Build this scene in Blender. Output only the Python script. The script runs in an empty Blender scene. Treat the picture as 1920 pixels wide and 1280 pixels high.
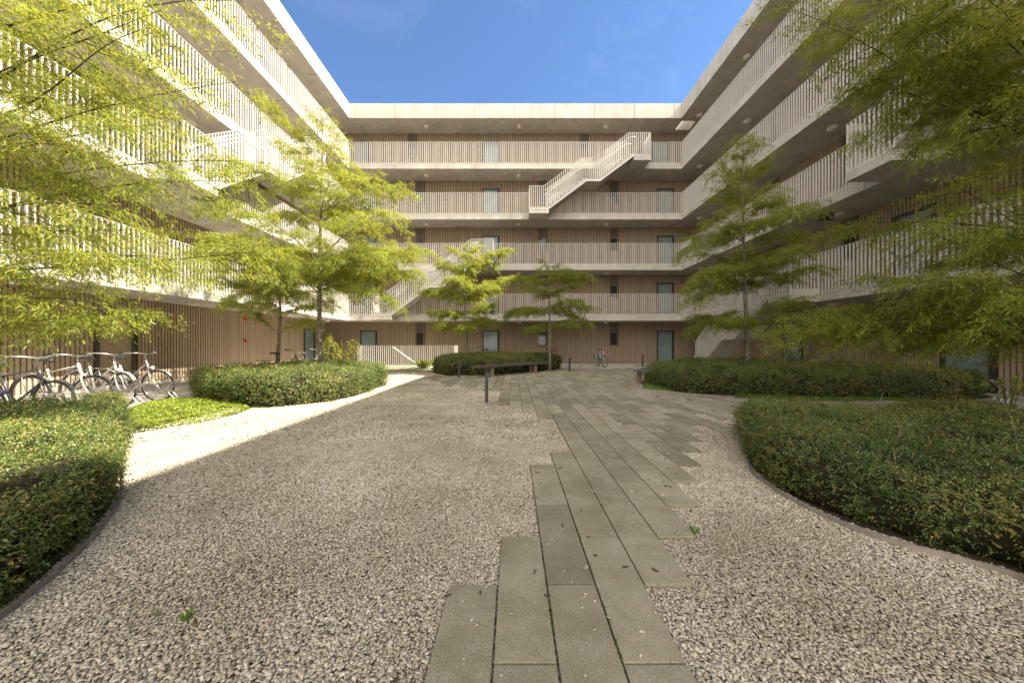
import bpy, math, random
import numpy as np
from mathutils import Vector, Matrix
from math import sin, cos, pi, radians, sqrt
random.seed(7)
RNG = np.random.default_rng(11)
S = bpy.context.scene
COL = S.collection
F = 640.0; CX = 962.0; CY = 645.0; H = 1.25          # focal length in photo pixels, principal point, eye height

def gp(x, y):                                          # photo pixel on the ground -> (X, Y)
    d = F * H / (y - CY); return ((x - CX) * d / F, d)
def wp(x, y, d):                                       # photo pixel at depth d -> (X, Y, Z)
    return ((x - CX) * d / F, d, H + (CY - y) * d / F)

# ------------------------------------------------------------------ materials
def mat(name):
    m = bpy.data.materials.new(name); m.use_nodes = True
    nt = m.node_tree; nt.nodes.clear()
    out = nt.nodes.new('ShaderNodeOutputMaterial')
    return m, nt, out
def N(nt, t, **kw):
    n = nt.nodes.new(t)
    for k, v in kw.items():
        if k in n.inputs: n.inputs[k].default_value = v
        else: setattr(n, k, v)
    return n
def ramp(nt, fac, stops):
    r = nt.nodes.new('ShaderNodeValToRGB'); e = r.color_ramp.elements
    while len(e) < len(stops): e.new(0.5)
    for i, (p, c) in enumerate(stops):
        e[i].position = p; e[i].color = (*c, 1)
    nt.links.new(fac, r.inputs['Fac']); return r.outputs['Color']
def noise(nt, scale, detail=4, rough=.55, vec=None, dist=0):
    n = nt.nodes.new('ShaderNodeTexNoise'); n.inputs['Scale'].default_value = scale
    n.inputs['Detail'].default_value = detail; n.inputs['Roughness'].default_value = rough
    n.inputs['Distortion'].default_value = dist
    if vec is not None: nt.links.new(vec, n.inputs['Vector'])
    return n.outputs['Fac']
def coords(nt, scale=(1, 1, 1)):
    c = nt.nodes.new('ShaderNodeTexCoord'); m = nt.nodes.new('ShaderNodeMapping')
    m.inputs['Scale'].default_value = scale
    nt.links.new(c.outputs['Object'], m.inputs['Vector']); return m.outputs['Vector']
def mixc(nt, a, b, fac, mode='MIX'):
    m = nt.nodes.new('ShaderNodeMix'); m.data_type = 'RGBA'; m.blend_type = mode
    for s, v in ((m.inputs[0], fac), (m.inputs[6], a), (m.inputs[7], b)):
        if isinstance(v, (int, float)): s.default_value = v
        elif isinstance(v, tuple): s.default_value = (*v, 1)
        else: nt.links.new(v, s)
    return m.outputs[2]
def bump(nt, h, strength, dist=.01):
    b = nt.nodes.new('ShaderNodeBump'); b.inputs['Strength'].default_value = strength
    b.inputs['Distance'].default_value = dist; nt.links.new(h, b.inputs['Height']); return b.outputs['Normal']
def finish(nt, out, color, rough=.6, metal=0, normal=None, spec=.5):
    p = nt.nodes.new('ShaderNodeBsdfPrincipled')
    if isinstance(color, tuple): p.inputs['Base Color'].default_value = (*color, 1)
    else: nt.links.new(color, p.inputs['Base Color'])
    if isinstance(rough, (int, float)): p.inputs['Roughness'].default_value = rough
    else: nt.links.new(rough, p.inputs['Roughness'])
    p.inputs['Metallic'].default_value = metal; p.inputs['Specular IOR Level'].default_value = spec
    if normal is not None: nt.links.new(normal, p.inputs['Normal'])
    nt.links.new(p.outputs[0], out.inputs['Surface']); return p

def m_concrete(name, lo, hi, streak=True):
    m, nt, out = mat(name); v = coords(nt)
    a = ramp(nt, noise(nt, .9, 6, .6, v), [(.3, lo), (.7, hi)])
    b = ramp(nt, noise(nt, 14, 5, .6, v), [(.3, (.86, .86, .86)), (.65, (1, 1, 1))])
    c = mixc(nt, a, b, 1., 'MULTIPLY')
    if streak:
        s = ramp(nt, noise(nt, 2.2, 5, .6, coords(nt, (1, 1, .18))), [(.35, (.80, .80, .79)), (.6, (1, 1, 1))])
        c = mixc(nt, c, s, .8, 'MULTIPLY')
        t = ramp(nt, noise(nt, 3.1, 6, .75, coords(nt, (1, 1, .5)), .6), [(.60, (1, 1, 1)), (.74, (.58, .57, .55))])
        c = mixc(nt, c, t, .65, 'MULTIPLY')
    n = bump(nt, noise(nt, 40, 4, .6, v), .15, .004)
    finish(nt, out, c, .82, normal=n, spec=.25); return m
def m_plain(name, c, rough=.5, metal=0, var=.12, sc=9, spec=.5):
    m, nt, out = mat(name); v = coords(nt)
    k = ramp(nt, noise(nt, sc, 4, .6, v), [(.25, tuple(x * (1 - var) for x in c)), (.75, tuple(min(1, x * (1 + var)) for x in c))])
    finish(nt, out, k, rough, metal, spec=spec); return m
def m_slat():
    m, nt, out = mat('timber_slats'); v = coords(nt, (9, 9, .5))
    at = N(nt, 'ShaderNodeAttribute', attribute_name='tint')
    a = ramp(nt, at.outputs['Fac'], [(0, (.335, .262, .188)), (.5, (.365, .286, .207)), (1, (.395, .31, .225))])
    g = ramp(nt, noise(nt, 3, 6, .65, v), [(.3, (.80, .78, .76)), (.7, (1, 1, 1))])
    finish(nt, out, mixc(nt, a, g, .8, 'MULTIPLY'), .7, spec=.25, normal=bump(nt, noise(nt, 6, 4, .6, v), .1, .003)); return m
def m_leaf(name, stops, trans, tfac=.45, rough=.5):
    m, nt, out = mat(name)
    at = N(nt, 'ShaderNodeAttribute', attribute_name='tint')
    c = ramp(nt, at.outputs['Fac'], stops)
    p = nt.nodes.new('ShaderNodeBsdfPrincipled'); nt.links.new(c, p.inputs['Base Color'])
    p.inputs['Roughness'].default_value = rough; p.inputs['Specular IOR Level'].default_value = .35
    t = nt.nodes.new('ShaderNodeBsdfTranslucent')
    nt.links.new(mixc(nt, c, trans, .6), t.inputs['Color'])
    mx = nt.nodes.new('ShaderNodeMixShader'); mx.inputs[0].default_value = tfac
    nt.links.new(p.outputs[0], mx.inputs[1]); nt.links.new(t.outputs[0], mx.inputs[2])
    nt.links.new(mx.outputs[0], out.inputs['Surface']); return m
def m_bark(name, lo, hi):
    m, nt, out = mat(name); v = coords(nt, (1, 1, .6))
    c = ramp(nt, noise(nt, 16, 6, .7, v, .8), [(.35, lo), (.58, hi)])
    finish(nt, out, c, .85, normal=bump(nt, noise(nt, 30, 5, .6, v), .4, .01), spec=.2); return m
def m_gravel():
    m, nt, out = mat('gravel_bed'); v = coords(nt)
    vo = nt.nodes.new('ShaderNodeTexVoronoi'); vo.inputs['Scale'].default_value = 55; nt.links.new(v, vo.inputs['Vector'])
    w = nt.nodes.new('ShaderNodeSeparateColor'); nt.links.new(vo.outputs['Color'], w.inputs[0])
    c = ramp(nt, w.outputs[0], [(0, (.26, .21, .155)), (.35, (.52, .445, .35)), (.75, (.66, .585, .48)), (1, (.78, .72, .63))])
    gap = ramp(nt, vo.outputs['Distance'], [(.35, (1, 1, 1)), (.75, (.28, .25, .22))])
    c = mixc(nt, c, gap, .9, 'MULTIPLY')
    dirt = ramp(nt, noise(nt, .8, 5, .6, v), [(.38, (.66, .63, .58)), (.62, (1, 1, 1))])
    c = mixc(nt, c, dirt, .8, 'MULTIPLY')
    inv = N(nt, 'ShaderNodeMath', operation='MULTIPLY'); nt.links.new(vo.outputs['Distance'], inv.inputs[0]); inv.inputs[1].default_value = -1
    finish(nt, out, c, .9, normal=bump(nt, inv.outputs[0], .9, .02), spec=.2); return m
def m_attr(name, stops, rough=.85, spec=.25, nsc=60, patch=None):
    m, nt, out = mat(name); v = coords(nt)
    at = N(nt, 'ShaderNodeAttribute', attribute_name='tint')
    c = ramp(nt, at.outputs['Fac'], stops)
    g = ramp(nt, noise(nt, nsc, 4, .6, v), [(.3, (.82, .82, .82)), (.7, (1, 1, 1))])
    c = mixc(nt, c, g, 1, 'MULTIPLY')
    if patch:
        dirt = ramp(nt, noise(nt, patch, 5, .6, v), [(.38, (.66, .63, .58)), (.62, (1, 1, 1))])
        c = mixc(nt, c, dirt, .8, 'MULTIPLY')
    finish(nt, out, c, rough, spec=spec, normal=bump(nt, noise(nt, nsc * 2, 3, .6, v), .2, .003)); return m
def m_paver():
    m, nt, out = mat('paving_slab'); v = coords(nt)
    at = N(nt, 'ShaderNodeAttribute', attribute_name='tint')
    c = ramp(nt, at.outputs['Fac'], [(0, (.29, .262, .198)), (.5, (.375, .342, .262)), (1, (.46, .415, .325))])
    s1 = ramp(nt, noise(nt, 2.6, 6, .65, v, .5), [(.30, (.60, .59, .50)), (.66, (1.0, 1.0, 1.0))])
    s2 = ramp(nt, noise(nt, 130, 3, .7, v), [(.34, (.50, .49, .46)), (.64, (1.06, 1.06, 1.05))])
    s3 = ramp(nt, noise(nt, 9, 6, .7, v, .3), [(.35, (.86, .86, .80)), (.62, (1, 1, 1))])
    c = mixc(nt, mixc(nt, mixc(nt, c, s1, .9, 'MULTIPLY'), s2, .8, 'MULTIPLY'), s3, .9, 'MULTIPLY')
    finish(nt, out, c, .85, spec=.25, normal=bump(nt, noise(nt, 180, 4, .7, v), .35, .004)); return m
def m_glass(name, c, rough=.04):
    m, nt, out = mat(name); v = coords(nt)
    k = ramp(nt, noise(nt, 1.3, 2, .5, v), [(.3, tuple(x * .75 for x in c)), (.7, c)])
    finish(nt, out, k, rough, spec=.5); return m

M = dict(
    concrete=m_concrete('concrete', (.43, .40, .36), (.55, .52, .47)),
    soffit=m_concrete('concrete_soffit', (.38, .345, .295), (.46, .42, .365), False),
    pave=m_concrete('pavement_concrete', (.36, .335, .295), (.46, .43, .385), False),
    rail=m_plain('painted_steel', (.50, .48, .445), .45, 0, .05, 3),
    slat=m_slat(), backing=m_plain('backing_board', (.085, .057, .038), .8, 0, .2, 3, .2),
    frame=m_plain('dark_frame', (.045, .038, .034), .45, 0, .1), bronze=m_plain('bronze_frame', (.17, .115, .08), .5, 0, .1),
    glass=m_glass('dark_glass', (.03, .032, .034)), frost=m_glass('frosted_glass', (.20, .265, .27), .10),
    blind=m_plain('window_blind', (.10, .08, .07), .7), panel=m_plain('door_panel', (.32, .24, .175), .6),
    lamp=m_plain('lamp_glass', (.62, .60, .54), .35, 0, .03), steel=m_plain('galvanised_steel', (.40, .40, .39), .35, .8, .08),
    dark=m_plain('dark_metal', (.045, .047, .052), .45, .3, .15), red=m_plain('red_plastic', (.50, .03, .02), .4),
    white=m_plain('white_paint', (.75, .74, .72), .4, 0, .04), edging=m_plain('weathered_steel_edging', (.20, .17, .14), .7, .3, .25),
    wood=m_attr('weathered_timber', [(0, (.075, .066, .060)), (1, (.135, .118, .105))], .75, .3, 18),
    post=m_plain('oak_post', (.20, .15, .105), .8, 0, .3, 14),
    soil=m_attr('bed_soil', [(0, (.05, .038, .028)), (1, (.07, .05, .035))]),
    ground=m_plain('bare_earth', (.13, .105, .08), .95, 0, .3, 1.5, .1),
    gravel=m_gravel(), paver=m_paver(),
    stone=m_attr('gravel_stone', [(0, (.23, .185, .14)), (.10, (.43, .37, .28)), (.45, (.56, .495, .39)), (.75, (.67, .61, .505)), (1, (.80, .75, .66))], .85, .25, 50, .8),
    leaf=m_leaf('feathery_leaf', [(0, (.075, .128, .024)), (.5, (.165, .228, .036)), (1, (.33, .325, .05))], (.54, .50, .05), .52),
    hedge=m_leaf('hedge_leaf', [(0, (.042, .074, .022)), (.45, (.105, .145, .038)), (.8, (.225, .228, .055)), (.93, (.32, .21, .07)), (1, (.40, .28, .10))], (.22, .27, .03), .25, .42),
    core=m_plain('hedge_inside', (.022, .020, .011), .95, 0, .4, 8, .1),
    cover=m_leaf('ground_cover_leaf', [(0, (.10, .16, .018)), (1, (.27, .31, .035))], (.36, .44, .03), .35),
    fern=m_leaf('fern_leaf', [(0, (.12, .18, .02)), (1, (.30, .30, .04))], (.4, .45, .05), .4),
    grass=m_leaf('grass_blade', [(0, (.05, .12, .012)), (1, (.14, .24, .025))], (.2, .34, .03), .3),
    litter=m_attr('fallen_leaf', [(0, (.035, .028, .018)), (1, (.09, .06, .035))]),
    moss=m_plain('moss', (.06, .075, .02), .95, 0, .3, 40, .1),
    bark=m_bark('mottled_bark', (.035, .028, .022), (.26, .23, .185)), twig=m_plain('twig_bark', (.045, .035, .026), .85, 0, .3, 12, .2),
    drytwig=m_plain('dry_twig', (.23, .16, .09), .8, 0, .3, 12, .2),
    tyre=m_plain('tyre_rubber', (.028, .027, .026), .8), chrome=m_plain('bike_metal', (.34, .335, .32), .35, .8, .05),
    saddle=m_plain('saddle_vinyl', (.02, .02, .021), .5), bikeblack=m_plain('black_bike_paint', (.03, .032, .036), .3),
    bikewhite=m_plain('white_bike_paint', (.44, .42, .38), .3, 0, .05), bikegrey=m_plain('grey_bike_paint', (.30, .30, .30), .35),
    bikeblue=m_plain('blue_bike_paint', (.05, .06, .11), .3), canvas=m_plain('grey_canvas', (.20, .20, .21), .9),
    sign=m_plain('sign_green', (.006, .010, .008), .5), signw=m_plain('sign_pictogram', (.16, .22, .18), .5, 0, .02),
)

# ------------------------------------------------------------------ mesh builders
class MB:
    def __init__(s): s.v = []; s.f = []; s.t = []
    def add(s, vs, fs, tint=None):
        b = len(s.v); s.v.extend(vs); s.f.extend([tuple(i + b for i in f) for f in fs])
        s.t.extend([random.random() if tint is None else tint] * len(fs))
    def hexa(s, p, tint=None):        # 8 points: bottom 4 ccw, top 4 ccw
        s.add(p, [(3, 2, 1, 0), (4, 5, 6, 7), (0, 1, 5, 4), (1, 2, 6, 5), (2, 3, 7, 6), (3, 0, 4, 7)], tint)
    def box(s, x0, x1, y0, y1, z0, z1, fn=None, tint=None):
        p = [(x0, y0, z0), (x1, y0, z0), (x1, y1, z0), (x0, y1, z0), (x0, y0, z1), (x1, y0, z1), (x1, y1, z1), (x0, y1, z1)]
        if fn: p = [fn(*q) for q in p]
        tint = random.random() if tint is None else tint
        s.hexa(p, tint)
    def tube(s, pts, r, n=8, cap=True, tint=None):
        pts = [Vector(p) for p in pts]
        rs = r if isinstance(r, (list, tuple)) else [r] * len(pts)
        up = None; rings = []
        for i, p in enumerate(pts):
            d = (pts[min(i + 1, len(pts) - 1)] - pts[max(i - 1, 0)])
            d = d.normalized() if d.length > 1e-9 else Vector((0, 0, 1))
            if up is None: up = d.orthogonal().normalized()
            else:
                up = up - d * up.dot(d); up = up.normalized() if up.length > 1e-6 else d.orthogonal().normalized()
            q = d.cross(up)
            rings.append([tuple(p + (up * cos(2 * pi * k / n) + q * sin(2 * pi * k / n)) * rs[i]) for k in range(n)])
        vs = [v for ring in rings for v in ring]; fs = []
        for i in range(len(rings) - 1):
            for k in range(n):
                a = i * n + k; b = i * n + (k + 1) % n; fs.append((a, b, b + n, a + n))
        if cap: fs += [tuple(range(n - 1, -1, -1)), tuple(range((len(rings) - 1) * n, len(rings) * n))]
        s.add(vs, fs, tint)
    def lathe(s, prof, n=24, fn=None):         # prof (r, z)
        vs = []; fs = []
        for r, z in prof:
            for k in range(n):
                p = (r * cos(2 * pi * k / n), r * sin(2 * pi * k / n), z); vs.append(fn(*p) if fn else p)
        for i in range(len(prof) - 1):
            for k in range(n):
                a = i * n + k; b = i * n + (k + 1) % n; fs.append((a, b, b + n, a + n))
        fs += [tuple(range(n - 1, -1, -1)), tuple(range((len(prof) - 1) * n, len(prof) * n))]
        s.add(vs, fs)
    def torus(s, c, R, r, n=40, m=8, ax='y', fn=None, a0=0, a1=2 * pi):
        full = abs(a1 - a0 - 2 * pi) < 1e-6; vs = []; fs = []; cnt = n if full else n + 1
        for i in range(cnt):
            a = a0 + (a1 - a0) * i / n
            for k in range(m):
                b = 2 * pi * k / m; q = R + r * cos(b)
                p = (c[0] + q * cos(a), c[1] + r * sin(b), c[2] + q * sin(a)); vs.append(fn(*p) if fn else p)
        for i in range(n):
            for k in range(m):
                a = i * m + k; b = i * m + (k + 1) % m; j = ((i + 1) % cnt) * m
                fs.append((a, b, j + (k + 1) % m, j + k))
        s.add(vs, fs)
    def build(s, name, material, parent=None, smooth=False, loc=None):
        me = bpy.data.meshes.new(name); me.from_pydata(s.v, [], s.f)
        at = me.attributes.new('tint', 'FLOAT', 'FACE'); at.data.foreach_set('value', s.t)
        me.materials.append(material); me.update()
        if smooth: me.shade_smooth()
        o = bpy.data.objects.new(name, me); COL.objects.link(o)
        if parent: o.parent = parent
        if loc: o.location = loc
        return o
def np_mesh(name, verts, faces, tint, material, parent=None, smooth=False):
    me = bpy.data.meshes.new(name); nf, k = faces.shape
    me.vertices.add(len(verts)); me.vertices.foreach_set('co', np.ascontiguousarray(verts, dtype=np.float32).ravel())
    me.loops.add(nf * k); me.loops.foreach_set('vertex_index', np.ascontiguousarray(faces, dtype=np.int32).ravel())
    me.polygons.add(nf); me.polygons.foreach_set('loop_start', np.arange(0, nf * k, k, dtype=np.int32))
    me.update(calc_edges=True)
    at = me.attributes.new('tint', 'FLOAT', 'FACE'); at.data.foreach_set('value', np.ascontiguousarray(tint, dtype=np.float32))
    me.materials.append(material)
    if smooth: me.shade_smooth()
    o = bpy.data.objects.new(name, me); COL.objects.link(o)
    if parent: o.parent = parent
    return o
def thing(name, label, cat, loc=(0, 0, 0), rz=0, group=None):
    o = bpy.data.objects.new(name, None); COL.objects.link(o); o.location = loc; o.rotation_euler = (0, 0, rz)
    o.empty_display_size = .2
    return tag(o, label, cat, group)
def tag(o, label, cat, group=None, kind=None):
    if label: o['label'] = label
    if cat: o['category'] = cat
    if group: o['group'] = group
    if kind: o['kind'] = kind
    return o
def struct(o): o['kind'] = 'structure'; return o
def copy_tree(o, parent=None):
    c = o.copy(); COL.objects.link(c); c.parent = parent
    for ch in o.children: copy_tree(ch, c)
    return c

# ------------------------------------------------------------------ ground
def sheet(name, pts, z, m):
    mb = MB(); mb.add([(x, y, z) for x, y in pts], [tuple(range(len(pts)))]); return struct(mb.build(name, m))
sheet('ground', [(-150, -150), (150, -150), (150, 150), (-150, 150)], -.012, M['ground'])
sheet('gravel', [(-6.9, -14), (8.6, -14), (8.6, 16.8), (4.5, 17.6), (-6.9, 18.4)], 0, M['gravel'])
XL, XR, YB = -9.6, 9.875, 20.0
WL, WR, WB = -11.55, 11.65, 21.52
sheet('pavement', [(WL - .2, -14), (-6.55, -14), (-6.55, 2), (-6.75, 5), (-6.95, 8), (-7.0, 12), (-7.2, 18.2), (-2.6, 17.9), (1.5, 17.2), (4.9, 16.9), (6.6, 16.0), (7.6, 12), (8.0, 8), (8.3, 3), (8.3, -14), (WR + .2, -14), (WR + .2, WB + .1), (WL - .2, WB + .1)], .004, M['pave'])
kerb = MB()
kerb.box(WL, WL + .10, -12, WB, .005, .06); kerb.box(WR - .10, WR, -12, WB, .005, .06); kerb.box(WL + .1, WR - .1, WB - .06, WB, .005, .03)
struct(kerb.build('wall_plinth', M['concrete']))

# paving slabs: columns along Y, laid as one path
PW = .2486; PX0 = -.077; R0 = 1.306; RP = .431
near = {-1: -3, 0: -3, 1: -3, 2: -3, 3: 1, 4: 2, 5: 3, 6: 4, 7: 5, 8: 6, 9: 7, 10: 8, 11: 9, 12: 8, 13: 11, 14: 10, 15: 11, 16: 11, 17: 13, 18: 12, 19: 13}
segs = {c: [] for c in range(-16, 28)}
topL = {-1: 1, 0: 2, 1: 5, 2: 6}
backL = {2: 10, 1: 11, 0: 12, -1: 13, -2: 18, -3: 18, -4: 20, -5: 19, -6: 20, -7: 21, -8: 20, -9: 22, -10: 23, -11: 24, -12: 26}
farC = lambda c: int(28 + .30 * (c + 8) + (1 if c % 3 == 0 else 0)) if c < 0 else int(32 + .22 * c + (c % 3 == 0))
for c in range(-12, 27):
    if c in topL: segs[c].append((near[c], topL[c]))
    if c <= 2: segs[c].append((backL[c], farC(c)))
    elif c <= 11: segs[c].append((near[c], farC(c)))
    else:
        if c in near: segs[c].append((near[c], [18, 15, 16, 14, 15, 15, 16, 15][c - 12] if c - 12 < 8 else 15))
        lo = 20 + max(0, int((c - 12) * 1.0))
        if c in (12, 13, 14): lo = [18, 19, 21][c - 12]
        if c == 12: segs[c] = [(8, farC(c))]
        elif lo < farC(c): segs[c].append((lo, farC(c)))
pm = MB(); pav = []
for c, ss in segs.items():
    x0 = PX0 + PW * c
    for a, b in ss:
        k = a
        while k < b:
            par = (k + c) % 2          # joints fall on alternate rows in neighbouring columns
            e = min(b, k + (2 if par == 0 else 1))
            y0 = R0 + RP * k; y1 = R0 + RP * e; g = .0045; zt = .030 + random.uniform(-.0012, .0012); bv = .0022
            x1 = x0 + PW; tx = random.uniform(-.0012, .0012)
            p = [(x0 + g, y0 + g, -.01), (x1 - g, y0 + g, -.01), (x1 - g, y1 - g, -.01), (x0 + g, y1 - g, -.01)]
            q = [(x, y, zt - bv) for x, y, _ in p]
            r = [(x0 + g + bv, y0 + g + bv, zt + tx), (x1 - g - bv, y0 + g + bv, zt - tx), (x1 - g - bv, y1 - g - bv, zt - tx), (x0 + g + bv, y1 - g - bv, zt + tx)]
            t = random.random()
            pm.add(p + q + r, [(0, 1, 5, 4), (1, 2, 6, 5), (2, 3, 7, 6), (3, 0, 4, 7), (4, 5, 9, 8), (5, 6, 10, 9), (6, 7, 11, 10), (7, 4, 8, 11), (8, 9, 10, 11)], t)
            pav.append((x0, x1, y0, y1)); k = e
struct(pm.build('path', M['paver']))
PAV = np.array(pav)
def on_path(x, y, m=.0):
    return ((PAV[:, 0] - m < x) & (x < PAV[:, 1] + m) & (PAV[:, 2] - m < y) & (y < PAV[:, 3] + m)).any()

# ------------------------------------------------------------------ building
B = thing('apartment_building', 'five-storey concrete gallery apartment building wrapped round the courtyard with timber slat walls', 'apartment building')
BOT = [2.625 + 2.965 * k for k in range(5)]            # slab undersides; the last is the roof
def back(u, w, z): return (u, YB - w, z)               # u along, w outward from the gallery edge
def left(u, w, z): return (XL + w, u, z)
def right(u, w, z): return (XR - w, u, z)
def slab(name, fn, u0, u1, depth, z0, z1, parent, pitch=2.34, off=0, inset=.05, up=.15):
    mb = MB(); g = .010
    cuts = [u0]; c = u0 + off
    while c < u1 - .3:
        if c > u0 + .3: cuts.append(c)
        c += pitch
    cuts.append(u1)
    for a, b in zip(cuts[:-1], cuts[1:]):
        mb.box(a + g, b - g, -depth, 0, z0, z1, fn)
    mb.box(u0 + .02, u1 - .02, -depth + .02, -.03, z0 + .03, z1 - .02, fn)
    if up: mb.box(u0, u1, -depth, -inset, z1 - .005, z1 + up, fn)
    o = mb.build(name, M['concrete'], parent)
    return o
YN = -13.0
for k in range(4):
    z = BOT[k]
    slab('gallery_slab', back, XL, XR, 1.85, z, z + .25, B, 2.34, .34)
    slab('gallery_slab', left, YN, YB + 1.85, 2.3, z, z + .25, B, 2.4, 1.0)
    slab('gallery_slab', right, YN, YB + 1.85, 2.1, z, z + .25, B, 2.4, 1.0)
z = BOT[4]
RT = 15.34
slab('roof', back, XL, XR, 6, z, RT, B, 2.34, .34, up=0)
slab('roof', left, YN, YB + 6, 8, z, RT, B, 2.4, 1.0, up=0)
rf = MB()                                              # right roof, with a rooflight opening near the corner
hx0, hx1, hy0, hy1 = XR + .14, XR + 1.0, 20.28, 21.1
for a, b in ((YN, -10.6), (-10.6, -8.2), (-8.2, -5.8), (-5.8, -3.4), (-3.4, -1), (-1, 1.4), (1.4, 3.8), (3.8, 6.2), (6.2, 8.6), (8.6, 11), (11, 13.4), (13.4, 15.8), (15.8, 18.2), (18.2, hy0)):
    rf.box(XR, XR + 8, a + .010, b - .010, z, RT)
rf.box(XR + .03, XR + 7.9, YN + .1, hy0 - .1, z + .03, RT - .02)
rf.box(XR, hx0, hy0, hy1, z, RT); rf.box(hx1, XR + 8, hy0, hy1, z, RT); rf.box(XR, XR + 8, hy1, YB + 6, z, RT)
rf.build('roof', M['concrete'], B)

# walls: slats with openings.  opening = (u0, u1, z0, z1)
def wall(name, fn, u0, u1, depth, z0, z1, openings, pitch=.10, width=.063):
    mb = MB(); u = u0
    while u < u1 - width:
        cuts = [(o[2], o[3]) for o in openings if o[0] - width < u < o[1]]
        zs = [(z0, z1)]
        for a, b in cuts:
            nz = []
            for p, q in zs:
                if b <= p or a >= q: nz.append((p, q)); continue
                if a - p > .05: nz.append((p, a))
                if q - b > .05: nz.append((b, q))
            zs = nz
        t = random.random()
        for p, q in zs: mb.box(u, u + width, -depth - .001, -depth + .036, p, q, fn, t)
        u += pitch
    return mb.build(name, M['slat'], B)
def backing(fn, u0, u1, depth):
    mb = MB(); mb.box(u0, u1, -depth - .34, -depth - .002, -.02, BOT[4] + .01, fn); return mb.build('wall', M['backing'], B)
backing(back, WL - .33, WR + .33, WB - YB)
backing(left, YN, WB + .34, XL - WL)
backing(right, YN, WB + .34, WR - XR)

def window(fn, u0, u1, z0, z1, depth, split=.55):
    P = lambda *a: fn(*a)
    w = -depth
    mb = MB(); f = .055
    mb.box(u0, u0 + f, w, w + .05, z0, z1, P); mb.box(u1 - f, u1, w, w + .05, z0, z1, P)
    mb.box(u0 + f, u1 - f, w, w + .05, z0, z0 + f, P); mb.box(u0 + f, u1 - f, w, w + .05, z1 - f, z1, P)
    zm = z0 + (z1 - z0) * split
    mb.box(u0 + f, u1 - f, w, w + .045, zm, zm + .04, P)
    mb.box(u0 - .02, u1 + .02, w + .02, w + .075, z0 - .04, z0 - .002, P)
    o = mb.build('window', M['bronze'], B)
    g = MB(); g.box(u0 + f, u1 - f, w, w + .012, z0 + f, zm, P); g.build('pane', M['glass'], o)
    g = MB(); g.box(u0 + f, u1 - f, w, w + .03, zm + .04, z1 - f, P); g.build('blind', M['blind'], o)
    return (u0, u1, z0 - .04, z1 + .3)
def door(fn, u0, u1, z0, z1, depth, glass='frost', pan=None):
    w = -depth; mb = MB(); f = .09
    mb.box(u0, u0 + f, w, w + .06, z0, z1, fn); mb.box(u1 - f, u1, w, w + .06, z0, z1, fn)
    mb.box(u0 + f, u1 - f, w, w + .06, z1 - f, z1, fn); mb.box(u0 + f, u1 - f, w, w + .05, z0, z0 + .12, fn)
    o = mb.build('door', M['frame'], B)
    g = MB(); g.box(u0 + f, u1 - f, w, w + .025, z0 + .12, z1 - f, fn); g.build('pane', M[glass], o)
    h = MB(); uu = u0 + f * .6; zz = z0 + 1.0
    h.tube([fn(uu, w + .06, zz), fn(uu, w + .11, zz), fn(uu + .13, w + .11, zz)], .011, 8); h.build('handle', M['chrome'], o, True)
    return (u0, u1, z0, z1)
pxb = lambda x: (x - CX) * WB / F                        # photo column on the back wall -> X
FL = [.03] + [b + .40 for b in BOT[:4]]
dB, dL, dR = WB - YB, XL - WL, WR - XR
for k in range(5):
    z0 = FL[k]; z1 = BOT[k]; ops = []
    top = k == 4
    wins = [787.5, 1016, 1150.5] if not top else [772.5, 1093]
    doors = [691, 919.5, 1246.5] if not top else [676, 921, 1237]
    for x in wins:
        c = pxb(x); ops.append(window(back, c - .27, c + .27, z0 + 1.12, z1 - .02, dB))
    for x in doors:
        c = pxb(x); ops.append(door(back, c - .52, c + .52, z0, z0 + 2.08, dB))
    wall('slat_wall', back, WL + .02, WR, dB, z0, z1 - .002, ops)
    ops = []
    for y in ((9.9, 19.3) if k == 0 else (5.4, 13.1, 18.4)):
        ops.append(door(left, y - .5, y + .5, z0, z0 + 2.1, dL, 'frost' if (k != 0 or y > 15) else 'panel'))
    for y in ((3.0,) if k == 0 else (2.6, 9.2, 15.8)):
        ops.append(window(left, y - .27, y + .27, z0 + 1.12, z1 - .02, dL))
    wall('slat_wall', left, YN, WB, dL, z0, z1 - .002, ops)
    ops = []
    for y in ((8.75, 14.2) if k == 0 else (5.6, 9.9, 17.4)):
        ops.append(door(right, y - .52, y + .52, z0, z0 + (2.25 if k == 0 else 2.1), dR))
    for y in ((5.2, 18.2) if k == 0 else (3.4, 11.8, 15.2)):
        ops.append(window(right, y - .27, y + .27, z0 + 1.12, z1 - .02, dR))
    wall('slat_wall', right, YN, WB, dR, z0, z1 - .002, ops)

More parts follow.
